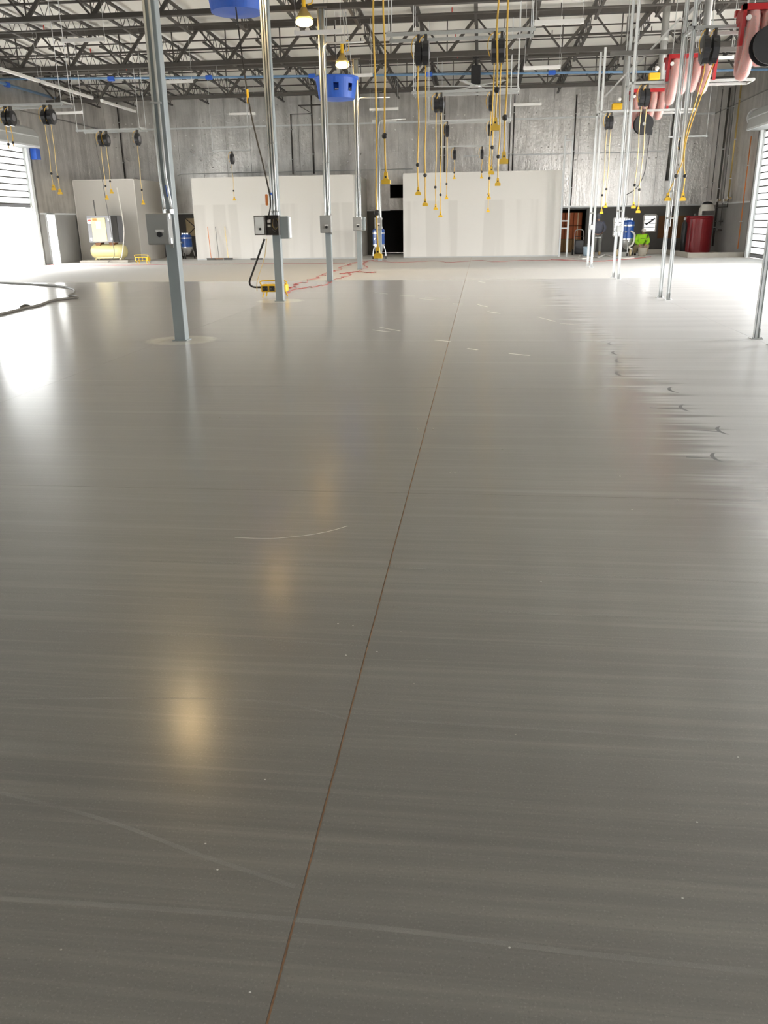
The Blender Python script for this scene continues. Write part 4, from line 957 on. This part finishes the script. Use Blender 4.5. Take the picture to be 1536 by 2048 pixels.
floor_line('extension_cord', 'long red cord lying along the foot of the right white room', 'cord', [(742, 522), (800, 525), (870, 522), (900, 525), (960, 521), (992, 524), (1040, 521), (1090, 521), (1150, 518)], .008, 'red_cord', .10, 12, 'red cords on the floor')
floor_line('extension_cord', 'red cord on the floor below the two workers', 'cord', [(1100, 520), (1150, 522), (1200, 523), (1240, 520), (1275, 517), (1300, 514)], .014, 'red_cord', .08, 15, 'red cords on the floor')
floor_line('floor_hose', 'white hose looping around the feet of the standing worker', 'hose', [(1160, 512), (1157, 516), (1165, 519), (1190, 514), (1182, 511), (1196, 516), (1210, 511), (1222, 514), (1245, 518), (1268, 517)], .03, 'hose_white', n=8)
# ------------------------------------------------------------------ right corner: platform, tank, bottle, pump
g = thing('concrete_platform', 'low concrete curbed platform in the far right corner', 'platform', (9.5, 40, 0))
MB().span(8.45, XR - .02, 36.6, 36.75, 0, .2).build('curb', 'concrete_curb', g); MB().span(8.45, 8.6, 36.75, 41.0, 0, .2).build('curb', 'concrete_curb', g)
MB().span(7.45, 8.45, 40.85, 41.0, 0, .2).build('curb', 'concrete_curb', g); MB().span(7.45, 7.6, 41.0, YB - .05, 0, .2).build('curb', 'concrete_curb', g)
MB().span(8.6, XR - .02, 36.75, YB - .05, 0, .06).build('slab', 'concrete_curb', g)
g = thing('oil_tank', 'large dark red cylindrical tank on the platform at far right', 'tank', (9.72, 40.6, .06))
MB().lathe([(.56, .06), (.60, .08), (.60, 1.58), (.56, 1.62), (.02, 1.64)], (9.72, 40.6, 0), 36).build('shell', 'red_tank_paint', g)
MB().lathe([(.605, 1.50), (.62, 1.53), (.605, 1.56)], (9.72, 40.6, 0), 36, cap=False).build('top_band', 'red_tank_paint', g)
MB().tube(smooth_path([(9.15, 40.35, .9), (9.08, 40.3, 1.45), (9.2, 40.35, 1.58), (9.35, 40.4, 1.5)], 4), .07, 10).build('filler_neck', 'red_tank_paint', g)
for q in range(3): MB().cyl((9.5 + q * .2, 40.5, 1.62), (9.5 + q * .2, 40.5, 1.72), .05, n=10).build('bung', 'steel_mid', g)
g = thing('pump_cover', 'white plastic draped pump with dark opening on top of red tank', 'pump', (9.98, 40.5, 1.64))
MB().lathe([(.34, 1.64), (.33, 1.9), (.26, 2.08), (.24, 2.1)], (9.98, 40.5, 0), 16, cap=False).build('plastic_wrap', 'hose_white', g, True)
MB().lathe([(.24, 2.06), (.22, 2.14), (.16, 2.2), (.02, 2.22)], (9.98, 40.5, 0), 16).build('cap', 'black_plastic', g, True)
MB().box((9.98, 40.2, 1.74), (.5, .12, .18)).build('fittings', 'steel_dark', g)
g = thing('gas_bottle', 'tall black gas bottle left of the red tank', 'gas bottle', (8.98, 40.0, .06))
MB().lathe([(.11, .06), (.12, .08), (.12, 1.25), (.09, 1.36), (.04, 1.42), (.04, 1.48)], (8.98, 40.0, 0), 16).build('body', 'black_plastic', g, True); MB().cyl((8.98, 40, 1.46), (8.98, 40, 1.56), .05, n=10).build('valve', 'bare_steel', g)
tag(MB().bbox((10.0, 37.4, .10), (.34, .12, .08), .02).build('yellow_level', 'yellow_plastic', loc=(10, 37.4, .06)), 'small yellow tool lying on the platform curb', 'tool')
# ------------------------------------------------------------------ buckets, hand truck
def bucket(label, x, y_, r_, h, mat, handle=True):
    g = thing('bucket', label, 'bucket', (x, y_, 0), 'buckets by the far wall')
    MB().lathe([(r_ * .85, 0), (r_, h), (r_ * .95, h), (r_ * .8, .02), (.01, .02)], (x, y_, 0), 20).build('body', mat, g, True)
    MB().lathe([(r_ * 1.06, h - .06), (r_ * 1.06, h - .02)], (x, y_, 0), 20, cap=False).build('rim', mat, g)
    if handle: MB().tube(smooth_path([(x - r_, y_, h - .05), (x - r_ * .7, y_ - r_ * .6, h + .03), (x + r_ * .7, y_ - r_ * .6, h + .03), (x + r_, y_, h - .05)], 4), .006, 5).build('handle', 'bare_steel', g)
bucket('pale blue bucket left of the standing worker', 4.75, 39.6, .17, .40, 'bucket_blue')
bucket('grey-green bucket just left of the standing worker, behind the rack', 5.0, 40.9, .18, .42, 'bucket_grey')
bucket('beige bucket in front of the crouching worker', 7.02, 38.75, .19, .36, 'bucket_beige')
g = thing('hand_truck', 'dark hand truck standing in front of the cartons', 'hand truck', (4.52, 40.9, 0))
for sx_ in (-.2, .2): MB().tube(smooth_path([(4.52 + sx_, 40.8, .1), (4.52 + sx_, 40.95, .95), (4.52 + sx_ * .6, 41.0, 1.1), (4.52, 41.0, 1.12)], 4), .02, 6).build('frame', 'bare_steel', g)
for zz in (.3, .55, .8): MB().cyl((4.32, 40.87, zz), (4.72, 40.87, zz), .012, n=6).build('rung', 'steel_dark', g)
for sx_ in (-.26, .26): MB().lathe([(.12, -.03), (.12, .03)], (4.52 + sx_, 40.95, .12), 14, 'X').build('wheel', 'black_rubber', g)
MB().box((4.52, 40.7, .05), (.42, .22, .015)).build('toe_plate', 'steel_dark', g)
MB().bbox((4.52, 40.65, .36), (.4, .3, .6), .03).build('load', 'black_plastic', g)

# ------------------------------------------------------------------ people
dg_tmp = []
def skin(name, verts, edges, radii, mat, parent=None, loc=None, sub=2, root=0):
    me = bpy.data.meshes.new('t'); me.from_pydata(verts, edges, [])
    ob = bpy.data.objects.new('t', me); col.objects.link(ob)
    md = ob.modifiers.new('s', 'SKIN'); md.use_smooth_shade = True
    ob.modifiers.new('u', 'SUBSURF').levels = sub
    for i, r_ in enumerate(radii):
        sv = me.skin_vertices[0].data[i]; sv.radius = (r_, r_) if not isinstance(r_, tuple) else r_; sv.use_root = (i == root)
    bpy.context.view_layer.update()
    ev = ob.evaluated_get(bpy.context.evaluated_depsgraph_get())
    nm = bpy.data.meshes.new_from_object(ev); nm.name = name
    nm.materials.clear(); nm.materials.append(M[mat])
    bpy.data.objects.remove(ob)
    for p_ in nm.polygons: p_.use_smooth = True
    o = bpy.data.objects.new(name, nm); col.objects.link(o)
    if parent is not None: o.parent = parent; ORG[o] = ORG[parent]
    else: o.location = loc; ORG[o] = Vector(loc)
    return o
def hand_chain(V, E, Rr, wrist, d, side, up):
    """palm and five fingers from a wrist vertex: d = finger direction, side = towards the thumb, up = palm normal"""
    wv = Vector(V[wrist]); base = len(V)
    V.append(wv + d * .05); E.append((wrist, base)); Rr.append(.028)
    for k, (off, ln) in enumerate(((-.032, .06), (-.011, .075), (.011, .08), (.031, .07))):
        i = len(V); p0 = wv + d * .085 + side * off
        V.append(p0); Rr.append(.012); E.append((base, i))
        V.append(p0 + d * ln * .55 - up * .012); Rr.append(.010); E.append((i, i + 1))
        V.append(p0 + d * ln * .85 - up * .038); Rr.append(.008); E.append((i + 1, i + 2))
    i = len(V); V.append(wv + d * .045 + side * .045 - up * .01); Rr.append(.012); E.append((base, i))
    V.append(wv + d * .075 + side * .062 - up * .025); Rr.append(.010); E.append((i, i + 1))
def head_parts(root, c, fwd, mat_hat, hat):
    """ears, nose, eyes, mouth and headwear on the head centre c looking along fwd"""
    f_ = Vector(fwd).normalized(); s_ = f_.cross(Vector((0, 0, 1))).normalized(); u = s_.cross(f_)
    for q in (-1, 1):
        MB().ball(c + s_ * q * .082 + u * .0, .022, 8, (.6, 1, 1.4)).build('ear', 'skin', root, True)
        MB().ball(c + f_ * .088 + s_ * q * .032 + u * .012, .010, 6).build('eye', 'dark_cloth', root, True)
    MB().tube([c + f_ * .085 + u * .015, c + f_ * .112 - u * .02, c + f_ * .09 - u * .03], [.008, .016, .008], 6).build('nose', 'skin', root, True)
    MB().tube([c + f_ * .088 - u * .06 - s_ * .025, c + f_ * .095 - u * .058, c + f_ * .088 - u * .06 + s_ * .025], .006, 5).build('mouth', 'wood_brown', root, True)
# standing worker, back to the viewer, hands at the hips
PX_, PY_ = 5.22, 39.9
V = [(0, 0, .98), (0, .01, 1.15), (0, .02, 1.36), (0, .03, 1.48), (0, .04, 1.56), (0, .05, 1.66), (0, .05, 1.74),
     (.10, 0, .93), (.11, .02, .52), (.12, -.01, .10), (.12, .12, .05),
     (-.10, 0, .93), (-.13, -.02, .52), (-.15, -.05, .10), (-.17, .08, .05),
     (.19, .02, 1.42), (.31, -.06, 1.17), (.21, .02, .99),
     (-.19, .02, 1.42), (-.31, -.06, 1.17), (-.21, .02, .99)]
E_ = [(0, 1), (1, 2), (2, 3), (3, 4), (4, 5), (5, 6), (0, 7), (7, 8), (8, 9), (9, 10), (0, 11), (11, 12), (12, 13), (13, 14), (2, 15), (15, 16), (16, 17), (2, 18), (18, 19), (19, 20)]
Rr = [.09, .09, .10, .055, .055, .088, .075, .075, .05, .036, .03, .075, .05, .036, .03, .055, .04, .03, .055, .04, .03]
hand_chain(V, E_, Rr, 17, Vector((-.45, .75, -.45)).normalized(), Vector((0, .5, .8)).normalized(), Vector((1, .3, 0)).normalized())
hand_chain(V, E_, Rr, 20, Vector((.45, .75, -.45)).normalized(), Vector((0, .5, .8)).normalized(), Vector((-1, .3, 0)).normalized())
man = skin('person', V, E_, Rr, 'skin', loc=(PX_, PY_, 0))
tag(man, 'standing worker seen from behind in navy hoodie and grey work trousers, hands at hips', 'person')
skin('hoodie', [(0, 0, .90), (0, .01, 1.12), (0, .02, 1.34), (0, .03, 1.45), (.20, .02, 1.41), (.31, -.06, 1.17), (.22, .01, 1.01), (-.20, .02, 1.41), (-.31, -.06, 1.17), (-.22, .01, 1.01), (0, -.03, 1.50)],
     [(0, 1), (1, 2), (2, 3), (2, 4), (4, 5), (5, 6), (2, 7), (7, 8), (8, 9), (3, 10)], [(.23, .20), (.205, .17), (.20, .15), (.12, .11), .09, .072, .056, .09, .072, .056, (.12, .09)], 'navy_cloth', man)
skin('trousers', [(0, 0, 1.04), (.10, 0, .88), (.11, .02, .52), (.12, -.01, .12), (-.10, 0, .88), (-.13, -.02, .52), (-.15, -.05, .12)], [(0, 1), (1, 2), (2, 3), (0, 4), (4, 5), (5, 6)],
     [(.20, .165), .12, .085, .075, .12, .085, .075], 'trouser_cloth', man)
for sx_, y_ in ((.12, 0), (-.155, -.04)):
    skin('boot', [(sx_, y_ - .02, .20), (sx_, y_ - .01, .07), (sx_ * 1.05, y_ + .12, .045), (sx_ * 1.05, y_ + .19, .04)], [(0, 1), (1, 2), (2, 3)], [.062, .062, .05, .042], 'boot_leather', man)
c_ = Vector((PX_, PY_ + .05, 1.665)); head_parts(man, c_, (0, 1, -.1), 'grey_knit', True)
MB().lathe([(.012, .128), (.06, .118), (.092, .08), (.104, .02), (.104, -.02), (.098, -.03)], c_ + Vector((0, -.005, .01)), 18).build('knit_cap', 'grey_knit', man, True)
MB().lathe([(.09, -.10), (.105, -.05), (.108, -.005)], c_ + Vector((0, -.02, 0)), 16).build('hood', 'navy_cloth', man, True)
MB().span(PX_ - .13, PX_ + .13, PY_ - .165, PY_ - .15, .78, .80).build('reflective_band', 'galv_light', man)
# crouching worker facing the viewer, bent over the beige bucket
QX, QY = 7.05, 39.45
V = [(0, .05, .42), (.01, .0, .60), (.02, -.08, .80), (.03, -.14, .90), (.04, -.19, .95), (.045, -.24, 1.01), (.045, -.25, 1.07),
     (.13, 0, .38), (.25, -.35, .46), (.20, -.12, .10), (.22, -.28, .05),
     (-.12, 0, .38), (-.26, -.25, .40), (-.22, .05, .08), (-.22, -.10, .05),
     (.20, -.08, .83), (.27, -.18, .60), (.14, -.42, .46),
     (-.17, -.08, .83), (-.25, -.18, .62), (-.12, -.42, .46)]
Rr = [.10, .09, .09, .05, .055, .088, .075, .08, .055, .04, .03, .08, .055, .04, .03, .045, .034, .028, .045, .034, .028]
E2 = [(0, 1), (1, 2), (2, 3), (3, 4), (4, 5), (5, 6), (0, 7), (7, 8), (8, 9), (9, 10), (0, 11), (11, 12), (12, 13), (13, 14), (2, 15), (15, 16), (16, 17), (2, 18), (18, 19), (19, 20)]
hand_chain(V, E2, Rr, 17, Vector((-.3, -.7, -.6)).normalized(), Vector((-.9, .2, .2)).normalized(), Vector((0, -.6, .7)).normalized())
hand_chain(V, E2, Rr, 20, Vector((.3, -.7, -.6)).normalized(), Vector((.9, .2, .2)).normalized(), Vector((0, -.6, .7)).normalized())
wk = skin('person', V, E2, Rr, 'skin', loc=(QX, QY, 0))
tag(wk, 'crouching worker in lime green sweatshirt and pale cap, reaching over a beige bucket', 'person')
skin('sweatshirt', [(0, .05, .44), (.01, .0, .60), (.02, -.07, .78), (.03, -.12, .87), (.22, -.08, .81), (.29, -.18, .60), (.16, -.40, .48), (-.19, -.08, .81), (-.27, -.18, .62), (-.14, -.40, .48)],
     [(0, 1), (1, 2), (2, 3), (2, 4), (4, 5), (5, 6), (2, 7), (7, 8), (8, 9)], [(.20, .18), (.20, .17), (.20, .15), .11, .105, .088, .065, .105, .088, .065], 'lime_cloth', wk)
skin('trousers', [(0, .06, .40), (.13, 0, .36), (.25, -.34, .45), (.20, -.13, .12), (-.12, 0, .36), (-.26, -.25, .40), (-.22, .04, .10)], [(0, 1), (1, 2), (2, 3), (0, 4), (4, 5), (5, 6)], [.17, .12, .09, .075, .12, .09, .075], 'khaki', wk)
for sx_, y_ in ((.20, -.16), (-.22, .02)): skin('boot', [(sx_, y_ + .03, .12), (sx_, y_, .05), (sx_, y_ - .14, .045)], [(0, 1), (1, 2)], [.06, .05, .045], 'dark_cloth', wk)
c_ = Vector((QX + .045, QY - .25, 1.02)); head_parts(wk, c_, (0, -1, -.55), 'cap_white', True)
MB().lathe([(.012, .122), (.06, .112), (.095, .07), (.106, .02), (.106, .0)], c_ + Vector((0, -.01, .012)), 18).build('cap', 'cap_white', wk, True)
MB().box(c_ + Vector((0, -.13, .0)), (.15, .11, .012), rot=Matrix.Rotation(.45, 3, 'X')).build('cap_brim', 'cap_white', wk)
MB().bbox((QX + .02, QY - .235, .72), (.16, .02, .035), .004).build('chest_print', 'lime_print', wk)
# ------------------------------------------------------------------ marks and crumbs on the floor
def crescent(px, py, w_, px2=None):
    c0 = fl(px, py); L = w_
    m_ = MB(); n = 12; vs_ = []
    for k in range(n + 1):
        a = math.pi * (.5 + k / n); t_ = math.sin(math.pi * k / n)
        vs_.append((c0.x + L * .5 * math.cos(a), c0.y + L * 1.0 * math.sin(a), .0006)); vs_.append((c0.x + (L * .5 - .05 * t_ * L / .25 - .004) * math.cos(a), c0.y + (L - .07 * t_ - .004) * math.sin(a), .0006))
    m_.add(vs_, [(2 * k, 2 * k + 1, 2 * k + 3, 2 * k + 2) for k in range(n)])
    return m_.build('grinder_mark', 'scuff', floor)
for px, py, w_ in ((1440, 915, .12), (1450, 861, .13), (1375, 816, .14), (1352, 780, .15), (1245, 747, .16), (1242, 722, .15), (1235, 706, .15), (1226, 688, .14)): crescent(px, py, w_)
for px, py, px1 in ((1432, 917, 1372), (1440, 863, 1385), (1365, 818, 1300)):
    a = fl(px, py); b_ = fl(px1, py - 3); MB().beam((a.x, a.y, .0005), (b_.x, b_.y, .0005), .012, .0008).build('grinder_mark', 'scuff', floor)
# chalk ticks and a long scratch
for x0, y0, x1, y1 in ((750, 585, 775, 588), (800, 590, 830, 592), (838, 597, 868, 600), (850, 595, 900, 597), (905, 607, 925, 608), (955, 609, 975, 614), (975, 623, 1000, 627), (1075, 634, 1110, 643), (1120, 647, 1165, 650), (935, 697, 955, 700), (1018, 707, 1060, 711), (760, 655, 800, 662), (745, 660, 780, 664), (870, 680, 900, 683), (957, 563, 970, 565)):
    a, b_ = fl(x0, y0), fl(x1, y1); MB().beam((a.x, a.y, .0004), (b_.x, b_.y, .0004), .035, .0008).build('chalk_mark', 'chalk', floor)
P = [fl(*p_) for p_ in ((470, 1075), (540, 1077), (610, 1071), (660, 1062), (695, 1052))]; P = smooth_path(P, 5)
m_ = MB()
for a, b_ in zip(P[:-1], P[1:]): m_.beam((a.x, a.y, .0004), (b_.x, b_.y, .0004), .006, .0006)
m_.build('scratch', 'chalk', floor)
simple('residue', (.55, .53, .49), .8, 0, .05); M['residue'].node_tree.nodes['Principled BSDF'].inputs['Alpha'].default_value = .20
for pix, w_ in ((((0, 1797), (380, 1822), (760, 1856), (1150, 1905), (1536, 1946)), .022), (((0, 1585), (210, 1640), (400, 1710), (590, 1773)), .02), (((770, 1440), (1150, 1462), (1536, 1490)), .018),
                (((0, 1257), (300, 1268), (740, 1292)), .016), (((780, 1213), (1100, 1228), (1536, 1246)), .02), (((300, 1122), (700, 1132), (1536, 1166)), .022), (((0, 1185), (440, 1197), (760, 1203)), .014), (((0, 1398), (500, 1400), (700, 1440)), .014)):
    P = smooth_path([fl(*p_) for p_ in pix], 6); m_ = MB(); vs_ = []
    for v in P: vs_ += [(v.x, v.y - w_ * .35, .0004), (v.x, v.y + w_ * .35, .0004)]
    m_.add(vs_, [(2 * k, 2 * k + 2, 2 * k + 3, 2 * k + 1) for k in range(len(P) - 1)]); m_.build('residue_streak', 'residue', floor)
# crumbs
CR = [(440, 835), (477, 835), (835, 859), (866, 858), (1004, 899), (1240, 953), (1355, 1001), (1264, 1020), (1207, 1018), (910, 945), (676, 1248), (706, 1252), (802, 1264), (692, 1311), (754, 1304), (1082, 1163), (1031, 1470), (1476, 1515), (435, 1740), (1019, 1896), (122, 1900), (500, 1985), (411, 1688), (530, 1560), (828, 1368), (900, 945), (1365, 1797), (1394, 1645)]
rr = random.Random(4)
words = ['nearest the bottom edge', 'beside the long joint']
for i, (px, py) in enumerate(CR):
    c0 = fl(px, py); d_ = (c0 - EYE).length; s_ = max(.0022, .0006 * d_ + .0006)
    m_ = MB().ball((c0.x, c0.y, s_ * .6), s_, 5, (1.5, 1.1, .6))
    tag(m_.build('concrete_crumb', 'chalk' if i % 4 else 'concrete_curb', loc=(c0.x, c0.y, 0)), 'tiny pale concrete crumb lying on the grey floor', 'debris', 'concrete crumbs on the floor')
